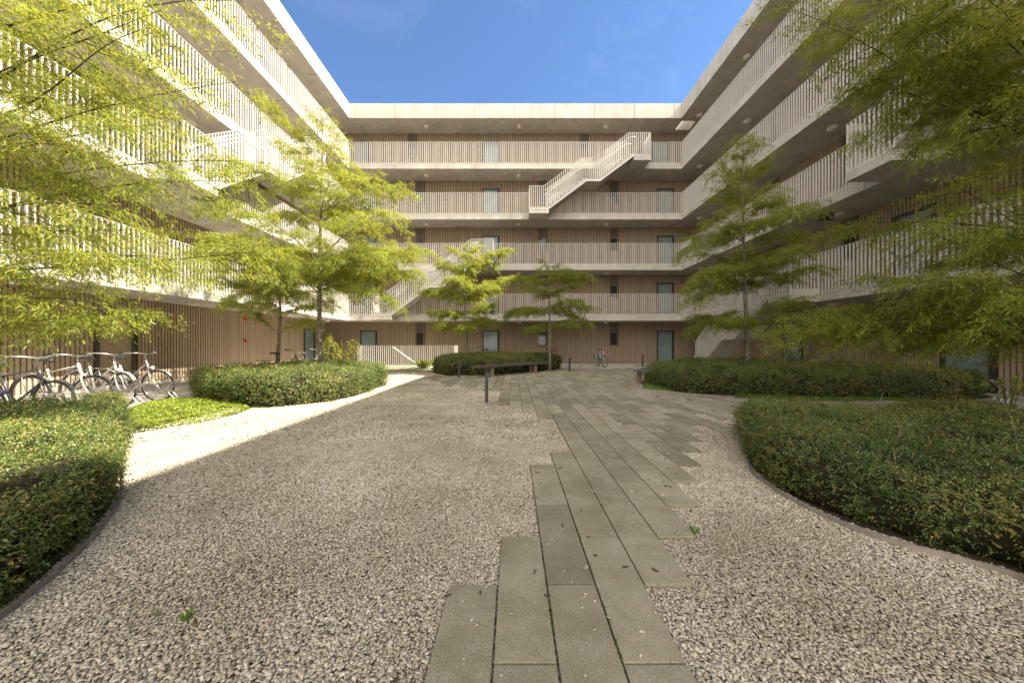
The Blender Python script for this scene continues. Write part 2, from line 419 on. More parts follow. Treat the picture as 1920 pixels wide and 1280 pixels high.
# railings
BW, BD, BP = .030, .036, .112
def rail_run(mb, fn, u0, u1, w, zb, zt):
    n = max(1, round((u1 - u0) / BP))
    for i in range(n + 1):
        u = u0 + (u1 - u0) * i / n
        mb.box(u - BW / 2, u + BW / 2, w - BD, w, zb, zt - .012, fn)
    mb.box(u0 - BW / 2, u1 + BW / 2, w - BD - .003, w + .003, zt - .012, zt, fn)
    mb.box(u0, u1, w - BD - .012, w - BD - .001, zb + .03, zb + .075, fn)
    k = 0
    u = u0 + .4
    while u < u1:                                      # bracket plates on the kerb
        mb.box(u - .05, u + .05, w - BD - .001, w - BD + .012, zb + .01, zb + .09, fn); u += 1.1
def cross_run(mb, fn, u, w0, w1, zb, zt):
    rail_run(mb, lambda a, b, z: fn(u - b, a, z), w0, w1, BD / 2, zb, zt)
STAIRS = [  # fn, start, direction, base level, low landing
    (lambda s, p, z: (.89 + s, YB - p, z), 3 - 1, True),
    (lambda s, p, z: (-7.9 + s, YB - p, z), 0, True),
    (lambda s, p, z: (XL + p, 8.95 + s, z), 1, True),
    (lambda s, p, z: (XR - p, 9.15 - s, z), 1, True),
    (lambda s, p, z: (XR - p, 17.8 - s, z), -1, False),
]
GAPS = {('back', 2): [(.92, 1.96)], ('back', 3): [(6.76, 7.66)], ('back', 0): [(-7.87, -6.83)], ('back', 1): [(-2.03, -1.13)],
        ('left', 1): [(8.98, 10.02)], ('left', 2): [(14.84, 15.72)], ('right', 1): [(8.08, 9.12)], ('right', 2): [(2.38, 3.26)], ('right', 0): [(11.03, 11.9)]}
for k in range(4):
    zb = BOT[k] + .255; zt = BOT[k] + 1.57
    for nm, fn, a, b in (('back', back, XL + .06, XR - .06), ('left', left, YN, YB - .02), ('right', right, YN, YB - .02)):
        mb = MB(); cur = a
        for g0, g1 in GAPS.get((nm, k), []):
            rail_run(mb, fn, cur, g0, 0, zb, zt); cur = g1
        rail_run(mb, fn, cur, b, 0, zb, zt)
        mb.build('gallery_railing', M['rail'], B)

def interp(s, pts):
    for (a, za), (b, zb) in zip(pts[:-1], pts[1:]):
        if s <= b: return za + (zb - za) * max(0, (s - a)) / (b - a)
    return pts[-1][1]
SW = .95
for fn, lev, low in STAIRS:
    b0 = 2.625 + 2.965 * lev
    zb = b0 + .25
    poly = [(0, zb), (1.1, zb), (3.21, zb + 1.571), (3.98, zb + 1.571), (5.85, zb + 2.965), (6.8, zb + 2.965)]
    bot = lambda s: interp(s, poly)
    mb = MB()
    if low: mb.box(0, 1.1, 0.004, SW, b0, b0 + .25, fn); mb.box(.0, 1.1, .004, SW - .06, b0 + .25, b0 + .40, fn)
    mb.box(5.85, 6.8, .004, SW, b0 + 2.965, b0 + 3.215, fn); mb.box(5.85, 6.8, .004, SW - .06, b0 + 3.215, b0 + 3.365, fn)
    for s0, s1, n, zt0 in ((1.1, 3.21, 9, b0 + .40), (3.98, 5.85, 8, b0 + .40 + 1.571)):
        g = (s1 - s0) / n; rise = (bot(s1) - bot(s0)) / n
        for i in range(n):
            a = s0 + g * i; e = a + g; zt = zt0 + rise * (i + 1)
            za, ze = bot(a) - .0, bot(e) - .0
            mb.hexa([fn(a, .06, za), fn(e, .06, ze), fn(e, SW - .06, ze), fn(a, SW - .06, za), fn(a, .06, zt), fn(e, .06, zt), fn(e, SW - .06, zt), fn(a, SW - .06, zt)])
            mb.box(a - .012, a + .05, .055, SW - .055, zt - .03, zt + .004, fn)
    mb.box(3.21, 3.98, .06, SW - .06, zb + 1.571, zb + 1.72, fn)
    st = mb.build('staircase', M['concrete'], B)
    rl = MB(); HR = 1.30
    topz = lambda s: bot(min(6.8, s + .28)) + HR - .01
    for w in (SW, .055):
        r0, r1 = (0.02 if low else 1.1, 6.78) if w == SW else (1.1, 5.85)
        if not low: r0 = 1.1
        n = round((r1 - r0) / BP)
        for i in range(n + 1):
            s = r0 + (r1 - r0) * i / n
            rl.box(s - BW / 2, s + BW / 2, w - BD, w, bot(s) - .0, topz(s) - .01, fn)
        ks = sorted({r0, r1, *[x for p in poly for x in (p[0], p[0] - .28) if r0 < x < r1]})
        for a, e in zip(ks[:-1], ks[1:]):
            za, ze = topz(a), topz(e)
            rl.hexa([fn(a, w - BD - .003, za - .012), fn(e, w - BD - .003, ze - .012), fn(e, w + .003, ze - .012), fn(a, w + .003, za - .012), fn(a, w - BD - .003, za), fn(e, w - BD - .003, ze), fn(e, w + .003, ze), fn(a, w + .003, za)])
            za, ze = bot(a), bot(e)
            rl.hexa([fn(a, w - .012, za - .03), fn(e, w - .012, ze - .03), fn(e, w + .006, ze - .03), fn(a, w + .006, za - .03), fn(a, w - .012, za + .03), fn(e, w - .012, ze + .03), fn(e, w + .006, ze + .03), fn(a, w + .006, za + .03)])
    for s_, z_ in (([(.03, zb)] if low else []) + [(6.77, zb + 2.965)]):
        n = 8
        for i in range(n + 1):
            p = .03 + (SW - .08) * i / n
            rl.box(s_ - BD / 2, s_ + BD / 2, p - BW / 2, p + BW / 2, z_, z_ + HR - .02, fn)
        rl.box(s_ - BD / 2 - .003, s_ + BD / 2 + .003, 0.01, SW - .003, z_ + HR - .022, z_ + HR - .012, fn)
    rl.build('stair_railing', M['rail'], st)
    hd = MB()
    for w in (SW - .13, .13):
        pts = [fn(s, w, bot(min(6.8, s + .15)) + 1.12) for s in ([.85, 1.0] if low else [1.1]) + [1.6, 2.2, 2.93, 3.2, 3.7, 4.2, 5.0, 5.72, 6.0]]
        hd.tube(pts, .021, 8)
    hd.build('handrail', M['rail'], st, True)

# lamps under the slabs
LV = ['under the lowest gallery', 'under the second gallery', 'under the third gallery', 'under the top gallery', 'under the roof overhang']
def lamp_proto():
    o = thing('ceiling_lamp', 'x', 'ceiling lamp', group='round lamps on the gallery ceilings')
    mb = MB(); mb.lathe([(.165, 0), (.165, -.035), (.15, -.05)], 28); mb.build('lamp_base', M['lamp'], o, True)
    mb = MB(); mb.lathe([(.148, -.048), (.145, -.075), (.115, -.10), (.06, -.112), (.005, -.115)], 28); mb.build('lamp_cover', M['lamp'], o, True)
    return o
LP = lamp_proto(); first = True
for k in range(5):
    spots = []
    for x, wd in zip((800, 973.5, 1136), ('left of the three', 'in the middle of the three', 'right of the three')):
        if k in (1, 2, 3, 4) or x != 800:
            spots.append(((x - CX) * 20.75 / F, 20.75, f'lamp {LV[k]}, back wing, {wd}'))
    for y, wd in zip((7.2, 11.2, 15.4, 19.4), ('nearest', 'second from the front', 'third from the front', 'at the far corner')):
        spots.append((XL - .95, y, f'lamp {LV[k]}, sunny left wing, {wd}'))
        spots.append((XR + .9, y + .3 + (-.2 if k == 1 else 0), f'lamp {LV[k]}, shaded right wing, {wd}'))
    for x, y, lb in spots:
        o = LP if first else copy_tree(LP); first = False
        o.location = (x, y, BOT[k]); o['label'] = lb

# red alarm sounders and call points
def alarm(x, y, z, ax, label):
    o = thing('fire_alarm', label, 'fire alarm', (x, y, z), {'b': 0, 'l': pi / 2, 'r': -pi / 2}[ax], 'red alarms fixed to the slat walls')
    mb = MB(); mb.box(-.06, .06, -.03, 0, -.06, .06); mb.build('mount', M['red'], o)
    mb = MB(); mb.lathe([(.055, 0), (.055, .03), (.035, .055), (.01, .06)], 18, lambda a, b, c: (a, -.03 - c, b)); mb.build('sounder', M['red'], o, True)
yb = WB - .037
for x, y, lb in ((859, 252, 'red alarm on the back wing under the roof, above the middle railing'), (859, 340, 'red alarm on the back wing under the top gallery, left of the door'),
                 (859, 429, 'red alarm on the back wing under the third gallery'), (1001, 340, 'red alarm on the back wall above the low end of the outside stair')):
    p = wp(x, y, WB); alarm(p[0], yb, p[2], 'b', lb)
for x, y, lb in ((459, 639, 'red call point at shoulder height on the left ground floor slats'), (459, 598, 'red sounder high on the left ground floor slats')):
    d = F * -(WL + .037) / (CX - x); p = wp(x, y, d); alarm(WL + .037, p[1], p[2], 'l', lb)
d = F * (WR - .037) / (1646 - CX); p = wp(1646, 216, d); alarm(WR - .037, p[1], p[2], 'r', 'red alarm on the right wing wall behind the stair railing')

# exit sign under the right gallery
ex = thing('exit_sign', 'small dark green exit sign with arrow and running man under right gallery', 'exit sign', (10.36, 11.3, BOT[1]))
mb = MB(); mb.box(-.23, .23, -.03, .03, -.24, -.04); mb.box(-.17, -.15, -.01, .01, -.04, 0); mb.box(.15, .17, -.01, .01, -.04, 0); mb.build('sign_box', M['sign'], ex)
mb = MB(); fl = lambda pts: mb.add([(x, -.033, z) for x, z in pts], [tuple(range(len(pts)))])
zc = -.14
fl([(-.19, zc), (-.13, zc - .05), (-.13, zc - .017), (-.04, zc - .017), (-.04, zc + .017), (-.13, zc + .017), (-.13, zc + .05)])
fl([(.09, zc + .035), (.115, zc + .035), (.115, zc + .06), (.09, zc + .06)])
fl([(.07, zc - .015), (.10, zc - .02), (.115, zc + .028), (.085, zc + .028)])
fl([(.07, zc - .015), (.09, zc - .02), (.05, zc - .06), (.03, zc - .055)]); fl([(.085, zc - .017), (.10, zc - .02), (.13, zc - .06), (.115, zc - .065)])
fl([(.085, zc + .028), (.085, zc + .012), (.045, zc + .0), (.045, zc + .012)]); fl([(.112, zc + .025), (.112, zc + .01), (.15, zc + .005), (.15, zc + .018)])
mb.build('pictogram', M['signw'], ex)

# basement stair railing in front of the back wing
pr = thing('stairwell_railing', 'pale steel railing round the basement steps before the back wing', 'railing', (-8.3, 18.75, 0))
A = (0, 0); X2 = 5.05
mb = MB(); loc = lambda u, w, z: (u, -w, z)
rail_run(mb, loc, 0, X2, 0, .03, 1.17); mb.build('front_panel', M['rail'], pr)
mb = MB(); rail_run(mb, lambda u, w, z: (-1.25 * u / 1.9 + w, u, z), .1, 1.25, 0, .03, 1.17); mb.build('side_panel', M['rail'], pr)
mb = MB(); rail_run(mb, lambda u, w, z: (X2 - w, u, z), .1, 1.15, 0, .03, 1.17); mb.build('side_panel', M['rail'], pr)
mb = MB()
for q in (.35, .5): mb.tube([(1.55, q, 1.1), (2.9, q, .12)], .022, 8)
mb.build('handrail', M['rail'], pr, True)

# ------------------------------------------------------------------ leaves
def leaf_mesh(base, dirn, side, L, W, fold=.15, droop=.15):
    """diamond leaf per row: base point, unit direction, unit side vector, length, width"""
    n = len(base); nrm = np.cross(dirn, side)
    tip = base + dirn * L[:, None]; tip[:, 2] -= droop * L
    mid = base + dirn * (L * .42)[:, None]
    a = mid + side * (W * .5)[:, None] + nrm * (W * fold)[:, None]; b = mid - side * (W * .5)[:, None] + nrm * (W * fold)[:, None]
    v = np.stack([base, a, tip, b], 1).reshape(-1, 3)
    f = np.arange(4 * n).reshape(-1, 4)
    return v, f
def unit(a): return a / np.maximum(np.linalg.norm(a, axis=-1, keepdims=True), 1e-9)

def tree(name, label, x, y, height, r0, layers, tips, seed, dens=1., leafL=.07, leafW=.012, lean=(0, 0), twl=.75, group=None, bark='bark', trunk_top=None):
    rs = np.random.default_rng(seed); rp = random.Random(seed)
    root = thing(name, label, 'tree', (x, y, 0), 0, group)
    # trunk
    n = 14; tp = []
    for i in range(n + 1):
        t = i / n; tp.append(Vector((lean[0] * t + .05 * sin(5 * t + seed) * height / 8, lean[1] * t + .05 * cos(4 * t + seed) * height / 8, t * height)))
    wood = MB(); wood.tube(tp, [max(.006, r0 * (1 - .93 * (i / n) ** .8)) * (1.25 if i == 0 else 1) for i in range(n + 1)], 10)
    def at(z):
        t = max(0, min(.999, z / height)) * n; i = int(t); return tp[i].lerp(tp[i + 1], t - i)
    limbs = []
    for z0, cnt, ln, rise, droop in layers:
        a0 = rp.uniform(0, 360)
        for i in range(cnt):
            az = radians(a0 + 360 * i / cnt + rp.uniform(-22, 22)); l = ln * rp.uniform(.7, 1.12)
            z = z0 + rp.uniform(-.22, .22) * min(1, ln / 1.5); s = at(z)
            limbs.append((s, s + Vector((cos(az) * l, sin(az) * l, rise * rp.uniform(.5, 1.3))), droop))
    for z0, tip, droop in tips:
        limbs.append((at(z0), Vector(tip) - Vector((x, y, 0)), droop))
    P = []; D = []; Sd = []; LL = []; T = []
    for s, e, droop in limbs:
        ax = e - s; l = ax.length; m = 12; pts = []
        perp = Vector((-ax.y, ax.x, 0)).normalized(); wob = rp.uniform(-.16, .16) * l; ph = rp.uniform(0, 6)
        for i in range(m + 1):
            t = i / m; q = s + ax * t; q.z += droop * l * (t - t * t) * 2.2; q += perp * wob * sin(t * 3 + ph) * t
            pts.append(q)
        rl = max(.005, r0 * (.22 if bark == 'bark' else .17) * (l / 3) ** .7)
        wood.tube(pts, [max(.003, rl * (1 - .85 * i / m)) for i in range(m + 1)], 6)
        ltint = rp.uniform(-.12, .12)
        step = .115 / max(.35, dens)
        nt_ = int(l / step)
        for j in range(nt_):
            t = .10 + .90 * (j + rp.random()) / nt_; t = min(t, .998)
            i = int(t * m); q = pts[i].lerp(pts[i + 1], t * m - i)
            d = (pts[i + 1] - pts[i]).normalized(); sgn = 1 if j % 2 else -1
            ang = radians(rp.uniform(28, 72)) * sgn
            dh = Matrix.Rotation(ang, 3, 'Z') @ d; dh.z += rp.uniform(-.40, .25); dh.normalize()
            tl = twl * rp.uniform(.4, 1.0) * (.35 + .9 * sin(pi * min(1, .12 + t * .82))) * min(1., .22 + l / 2.9)
            tw = [q + dh * (tl * u) + Vector((0, 0, -.36 * tl * u * u)) for u in (0, .33, .66, 1)]
            wood.tube(tw, [.0045, .0035, .0025, .0015], 3, False)
            # secondary twiglets
            segs_ = [(q, dh, tl)]
            for w in range(max(3, int(tl / .06))):
                u = rp.uniform(.12, 1.0); b = q + dh * (tl * u) + Vector((0, 0, -.36 * tl * u * u))
                d2 = Matrix.Rotation(radians(rp.uniform(25, 65)) * (1 if w % 2 else -1), 3, 'Z') @ dh
                d2.z += rp.uniform(-.75, .45); d2.normalize(); segs_.append((b, d2, rp.uniform(.14, .34)))
            for b, d2, sl in segs_:
                k = max(3, int(sl * 120 * dens ** .5))
                u = rs.random(k) * sl
                bb = np.array(b)[None] + np.array(d2)[None] * u[:, None]; bb[:, 2] -= .25 * u * u / max(sl, .1)
                P.append(bb); D.append(np.repeat(np.array(d2)[None], k, 0)); T.append(np.full(k, .5 + ltint + rp.uniform(-.15, .15)))
    P = np.concatenate(P); D = np.concatenate(D); T = np.concatenate(T); k = len(P)
    P = P + rs.normal(0, .022 + .004 * twl, (k, 3))
    up = np.array([0, 0, 1.])
    sd = unit(np.cross(D, up[None]) + rs.normal(0, .45, (k, 3)))
    sgn = np.where(rs.random(k) < .5, 1., -1.)[:, None]
    dirn = unit(D * .75 + sd * sgn * rs.uniform(.3, .95, (k, 1)) + rs.normal(0, .36, (k, 3)) + np.array([0, 0, -.32])[None])
    side = unit(np.cross(dirn, up[None] + rs.normal(0, .55, (k, 3))))
    L = leafL * rs.uniform(.45, 1.3, k); W = leafW * rs.uniform(.7, 1.25, k)
    v, f = leaf_mesh(P, dirn, side, L, W, .2, .22)
    wood.build('trunk', M[bark], root, True)
    np_mesh('crown', v, f, np.clip(T + rs.normal(0, .22, k), 0, 1), M['leaf'], root)
    return k

G = 'feathery trees in the courtyard planting beds'
cnt = 0
cnt += tree('courtyard_tree', 'tallest sunlit feathery tree with pale mottled trunk in the left middle hedge', -5.13, 9.2, 7.7, .085,
     [(2.75, 6, 2.5, .75, .10), (3.35, 7, 2.8, .55, .12), (4.75, 6, 1.9, .45, .12), (5.3, 4, 1.4, .5, .1), (6.0, 4, .95, .3, .1), (6.6, 4, .6, .3, .05), (7.2, 3, .35, .25, 0)],
     [(3.2, wp(800, 468, 9.0), .12), (3.0, wp(385, 470, 9.4), .14), (4.8, wp(758, 352, 9.1), .14), (2.7, wp(745, 560, 9.0), .2), (2.5, wp(430, 560, 8.8), .2), (6.2, wp(500, 190, 8.9), .02), (3.0, wp(690, 470, 7.4), .15), (3.1, wp(520, 500, 7.2), .15)], 3, 1.05, .066, .0125, (-.1, 0), .8, G)
cnt += tree('courtyard_tree', 'short sunlit tree with a forked dark trunk behind the left middle hedge', -7.6, 11.0, 4.3, .085,
     [(2.2, 6, 1.7, .7, .12), (2.8, 7, 1.9, .7, .12), (3.4, 6, 1.3, .6, .1), (3.9, 4, .8, .4, 0)],
     [(1.5, wp(425, 560, 10.6), .18), (1.6, wp(600, 600, 10.8), .18)], 5, .95, .07, .0135, (.1, 0), .65, G)
cnt += tree('courtyard_tree', 'slim sunlit tree with three leafy tiers rising from the central hedge', -2.04, 15.0, 5.7, .07,
     [(1.9, 6, 1.6, .35, .12), (2.4, 4, 1.7, .3, .12), (3.3, 7, 2.0, .35, .14), (4.4, 7, 1.4, .45, .12), (5.1, 4, .7, .4, .0)],
     [(3.3, wp(985, 520, 14.8), .14), (4.4, wp(955, 462, 15), .14), (3.2, wp(792, 545, 15), .14)], 8, 1.1, .078, .0165, (0, 0), .7, G)
cnt += tree('courtyard_tree', 'dark green tree in shade behind the long bench', 1.7, 16.0, 5.1, .085,
     [(2.0, 5, 1.5, .2, .12), (2.7, 7, 1.9, .2, .16), (3.5, 6, 1.3, .5, .12), (4.2, 7, 1.6, .35, .16), (4.8, 4, .6, .3, 0)],
     [(4.2, wp(1115, 518, 16), .16), (2.7, wp(945, 590, 15.8), .2), (2.6, wp(1112, 605, 15.6), .2)], 13, .85, .078, .0165, (0, 0), .65, G)
cnt += tree('courtyard_tree', 'tall shaded conical tree with pale upper trunk in the right middle hedge', 6.84, 10.0, 7.4, .085,
     [(1.7, 6, 1.5, .5, .14), (2.9, 7, 1.8, .5, .16), (3.5, 4, 1.3, .5, .14), (4.4, 7, 1.7, .45, .16), (5.2, 5, 1.1, .5, .12), (6.0, 6, .8, .5, .08), (6.7, 5, .5, .4, .0), (7.1, 3, .3, .2, 0)],
     [(4.3, wp(1275, 470, 9.9), .16), (2.9, wp(1285, 560, 9.8), .16), (4.2, wp(1515, 440, 9.7), .16), (5.3, wp(1330, 330, 9.8), .14), (5.0, wp(1470, 380, 9.9), .14), (3.2, wp(1500, 520, 9.6), .16), (2.2, wp(1300, 620, 9.6), .16), (3.6, wp(1300, 520, 9.4), .16)], 21, 1.2, .066, .0125, (-.1, 0), .62, G)
G2 = 'near trees leaning in from the sides'
nl = [(1.35, wp(318, 588, 3.9), .05), (1.5, wp(120, 560, 3.2), .08), (1.3, wp(200, 535, 4.8), .1), (1.9, wp(300, 480, 3.6), .08), (2.0, wp(500, 478, 4.3), .06), (2.1, wp(150, 470, 3.0), .1),
      (2.4, wp(330, 420, 4.4), .08), (2.6, wp(455, 335, 4.0), .08), (2.5, wp(200, 380, 3.1), .1), (2.9, wp(480, 300, 4.4), .07), (3.2, wp(300, 240, 3.4), .08), (3.3, wp(440, 150, 4.0), .08), (3.0, wp(100, 260, 3.2), .1),
      (3.6, wp(350, 120, 3.6), .08), (3.9, wp(470, 20, 3.9), .08), (4.0, wp(300, 20, 3.4), .08), (4.2, wp(150, 60, 3.6), .08), (4.5, wp(380, -60, 3.8), .05), (4.6, wp(200, -90, 3.6), .05), (3.4, wp(60, 160, 3.0), .1), (2.0, wp(30, 400, 2.9), .1)]
cnt += tree('courtyard_tree', 'near sunlit tree at the left edge with leafy boughs reaching over the bicycles', -6.9, 4.0, 7.2, .075,
     [(2.6, 4, 2.2, .4, .1), (4.5, 6, 2.4, .6, .1), (5.6, 6, 1.7, .5, .1), (6.5, 5, 1.0, .4, .05)], nl, 31, .52, .062, .0115, (.1, 0), .72, G2, 'twig')
nr = [(1.0, wp(1700, 555, 4.3), .10), (1.15, wp(1435, 618, 5.6), .10), (1.3, wp(1560, 580, 5.0), .1), (1.2, wp(1500, 622, 5.0), .05), (1.35, wp(1640, 600, 4.4), .08), (1.5, wp(1620, 520, 4.6), .1), (1.8, wp(1680, 440, 4.2), .1), (2.0, wp(1790, 350, 3.8), .1),
      (1.5, wp(1780, 520, 3.7), .1), (1.7, wp(1480, 590, 5.4), .08), (3.4, wp(1660, 120, 4.0), .05), (3.6, wp(1490, 95, 4.3), .04), (3.6, wp(1580, 40, 4.0), .05),
      (3.9, wp(1700, 20, 3.6), .06), (4.2, wp(1480, -10, 4.3), .05), (4.0, wp(1800, 60, 3.4), .06), (4.5, wp(1620, -60, 3.8), .05), (2.7, wp(1880, 180, 3.4), .08), (4.6, wp(1780, -60, 3.6), .05), (2.1, wp(1860, 430, 3.6), .1), (1.2, wp(1880, 540, 3.4), .1)]
cnt += tree('courtyard_tree', 'near shaded tree at the right edge with dark boughs arching over the hedges', 7.0, 4.2, 7.2, .075,
     [(2.6, 4, 2.2, .4, .1), (4.5, 6, 2.2, .6, .1), (5.6, 6, 1.7, .5, .1), (6.5, 5, 1.0, .4, .05)], nr, 37, .88, .062, .0115, (-.1, 0), .72, G2, 'twig')
print('LEAVES', cnt)

# ------------------------------------------------------------------ hedges
def smooth_closed(pts, n=8):
    out = []; m = len(pts)
    for i in range(m):
        p0, p1, p2, p3 = (np.array(pts[(i + j - 1) % m], float) for j in range(4))
        for k in range(n):
            t = k / n
            out.append(.5 * ((2 * p1) + (-p0 + p2) * t + (2 * p0 - 5 * p1 + 4 * p2 - p3) * t * t + (-p0 + 3 * p1 - 3 * p2 + p3) * t ** 3))
    return np.array(out)
def lump(p, s, seed):          # cheap smooth 3-D noise
    r = np.random.default_rng(seed); o = np.zeros(len(p))
    for i in range(9):
        k = r.normal(0, 1, 3) * s; o += np.sin(p @ k + r.uniform(0, 6)) 
    return o / 3
def mound_rings(outline, height, crown, rnd=.22):
    c = outline.mean(0); rings = []
    rad = np.linalg.norm(outline - c, axis=1, keepdims=True); un = (outline - c) / rad
    for ins, zf in ((.10, 0.0), (.03, .18), (0.0, .45), (.0, .68), (rnd * .25, .86), (rnd * .65, .96), (rnd * 1.3, 1.0)):
        r = np.maximum(rad - ins, .05); rings.append(np.column_stack([c + un * r, np.full(len(outline), height * zf)]))
    last = np.maximum(rad - rnd * 1.3, .05)
    for q in (.8, .6, .4, .2, .03):
        rings.append(np.column_stack([c + un * last * q, np.full(len(outline), height + crown * (1 - q * q))]))
    return np.array(rings)
def tri_sample(v, f, n, rs):
    a, b, c = v[f[:, 0]], v[f[:, 1]], v[f[:, 2]]; cr = np.cross(b - a, c - a); ar = np.linalg.norm(cr, axis=1)
    i = rs.choice(len(f), n, p=ar / ar.sum()); r1 = np.sqrt(rs.random(n)); r2 = rs.random(n)
    return a[i] * (1 - r1)[:, None] + b[i] * (r1 * (1 - r2))[:, None] + c[i] * (r1 * r2)[:, None], unit(cr[i])
def ring_faces(R, n):
    q = []
    for i in range(R - 1):
        k = np.arange(n); a = i * n + k; b = i * n + (k + 1) % n
        q.append(np.stack([a, b, b + n, a + n], 1))
    return np.concatenate(q)
def hedge(name, label, outline, height, crown, shoots, leafL, seed, group, tw=40, bronze=.0, rnd=.22, mask=None, cat='hedge'):
    rs = np.random.default_rng(seed); out = smooth_closed(outline)
    c = out.mean(0); root = thing(name, label, cat, (c[0], c[1], 0), 0, group)
    rings = mound_rings(out - c, height, crown, rnd); R, n = rings.shape[:2]; v = rings.reshape(-1, 3)
    q = ring_faces(R, n); v2 = v.copy()
    lm = lump(v, 2.2, seed) * .04 + lump(v, 6, seed + 1) * .02
    v2[:, 2] += lm * (v[:, 2] > .1); rr = unit(np.column_stack([v[:, :2], np.zeros(len(v))])); v2 += rr * (lm * (v[:, 2] > .05))[:, None]
    core = v2 - rr * .05; core[:, 2] = np.maximum(core[:, 2] - .05, 0.0)
    np_mesh('branches', core, q, np.full(len(q), .5), M['core'], root, True)
    tri = np.concatenate([q[:, [0, 1, 2]], q[:, [0, 2, 3]]])
    p, nr = tri_sample(v2, tri, shoots, rs)
    if nr[:, 2].mean() < 0: nr = -nr
    if mask is not None:
        keep = mask(p[:, 0] + c[0], p[:, 1] + c[1]); p = p[keep]; nr = nr[keep]
    hol = lump(p, 5.5, seed + 21) + .5 * lump(p, 13, seed + 22); keep = (hol < 1.25) | (rs.random(len(p)) < .25); p = p[keep]; nr = nr[keep]
    k = len(p); p = p - nr * rs.uniform(.0, .075, (k, 1)) + nr * (lump(p, 11, seed + 3) * .020 + lump(p, 4.5, seed + 4) * .022)[:, None]
    sd = unit(nr * .55 + rs.normal(0, .55, (k, 3)) + np.array([0, 0, .25])[None]); sl = rs.uniform(.04, .12, k) * (leafL / .021)
    base_t = np.clip(.42 + lump(p, 2.6, seed + 5) * .15 + lump(p, 9, seed + 6) * .10 + rs.normal(0, .13, k), 0, .86)
    br = rs.random(k) < (.035 + bronze * (1 + lump(p, 1.6, seed + 9)) * .5); base_t[br] = rs.uniform(.84, .96, br.sum())
    m = 7; P = []; D = []; T = []
    for j in range(m):
        u = (j + .5) / m; P.append(p + sd * (sl * u)[:, None]); T.append(base_t + (u - .5) * .14)
        s1 = unit(np.cross(sd, nr + rs.normal(0, .3, (k, 3)))) * (1 if j % 2 else -1); D.append(unit(sd * .55 + s1 + rs.normal(0, .2, (k, 3)) + nr * .2))
    P = np.concatenate(P); D = np.concatenate(D); T = np.concatenate(T); K = len(P)
    side = unit(np.cross(D, np.tile(nr, (m, 1)) + rs.normal(0, .45, (K, 3))))
    L = leafL * rs.uniform(.6, 1.3, K); vv, ff = leaf_mesh(P, D, side, L, L * .48, .1, .1)
    np_mesh('foliage', vv, ff, np.clip(T + rs.normal(0, .06, K), 0, 1), M['hedge'], root)
    if tw:
        t = MB(); pp, nn = tri_sample(v2, tri, tw, rs)
        for a, b in zip(pp, nn):
            if a[2] < .1: continue
            d = Vector(b) * .5 + Vector(rs.normal(0, 1, 3)); d.normalize(); l = rs.uniform(.12, .42)
            q0 = Vector(a) - Vector(b) * .03; t.tube([q0, q0 + d * l * .35 + Vector(b) * .03, q0 + d * l * .7 + Vector(b) * .03, q0 + d * l + Vector((0, 0, -.04))], [.0022, .0019, .0014, .0008], 4, False)
        t.build('stem', M['drytwig'], root)['kind'] = 'stuff'
    return out

HG = 'clipped low hedges in rounded beds'
eR = [(1398.8, 851), (1408, 885.6), (1436, 910.6), (1473.8, 935.6), (1520.6, 960.6), (1573.8, 985.6), (1645.6, 1013.8), (1723.8, 1037), (1817.5, 1062), (1920, 1093.4)]
eRg = [gp(*p) for p in eR]
oR = [gp(1400, 815)] + eRg[0:1] + eRg[1:9:2] + [eRg[9], (2.75, 1.45), (3.6, .95), (5.2, .9), (6.9, 1.5), (7.4, 3.0), (6.9, 4.4), (5.2, 4.95), (4.0, 4.95)]
oR = [(x + .05 * (1 if x < 3.2 else 0), y + .07) for x, y in oR]
hedge('hedge', 'large dark green hedge nearest the camera on the right, behind a curved steel edge', oR, .42, .05, 50000, .019, 41, HG, 150, .045)
eL = [(236, 850), (230.6, 896), (229, 933), (208, 972), (168.7, 1020), (123.7, 1065), (70, 1113), (0, 1165)]
eLg = [gp(*p) for p in eL]
oL = [gp(243, 812)] + eLg + [(-2.35, 1.2), (-3.2, .7), (-5.2, .6), (-6.9, 1.4), (-7.1, 3.2), (-6.9, 4.6), (-6.1, 5.15)]
oL = [(x - .06, y + .02) for x, y in oL]
hedge('hedge', 'half sunlit hedge nearest the camera on the left, by the front bicycles', oL, .45, .05, 42000, .020, 43, HG, 110, .05)
oML = [gp(372, 742), gp(395, 754), gp(470, 766), gp(560, 761), gp(640, 751), gp(690, 738), (-3.75, 9.4), (-3.9, 10.3), (-5.2, 10.9), (-6.8, 10.8), (-7.7, 9.8)]
hedge('hedge', 'sunlit rounded hedge round the tallest tree, left of the gravel', oML, .62, .14, 26000, .027, 47, HG, 90, .09)
oC = [gp(812, 697), gp(840, 703.5), gp(884, 705.5), gp(930, 703), gp(980, 699), gp(1030, 695), gp(1052, 690), (1.9, 17.4), (.2, 17.4), (-2.2, 16.9), (-3.6, 15.8)]
hedge('hedge', 'low oval hedge behind the long bench, with two thin trees', oC, .66, .16, 16000, .034, 53, HG, 40, .04)
oMR = [gp(1216, 722), gp(1260, 732), gp(1330, 739), gp(1500, 745), gp(1650, 748), gp(1790, 750), gp(1838, 741), (10.0, 9.0), (8.6, 10.4), (7.4, 11.8), (6.0, 12.6), (4.9, 11.8), (4.2, 10.9)]
hedge('hedge', 'long shaded hedge behind the right bench, round the conical tree', oMR, .58, .20, 34000, .028, 59, HG, 90, .02)
HED = [smooth_closed(o) for o in (oR, oL, oML, oC, oMR)]
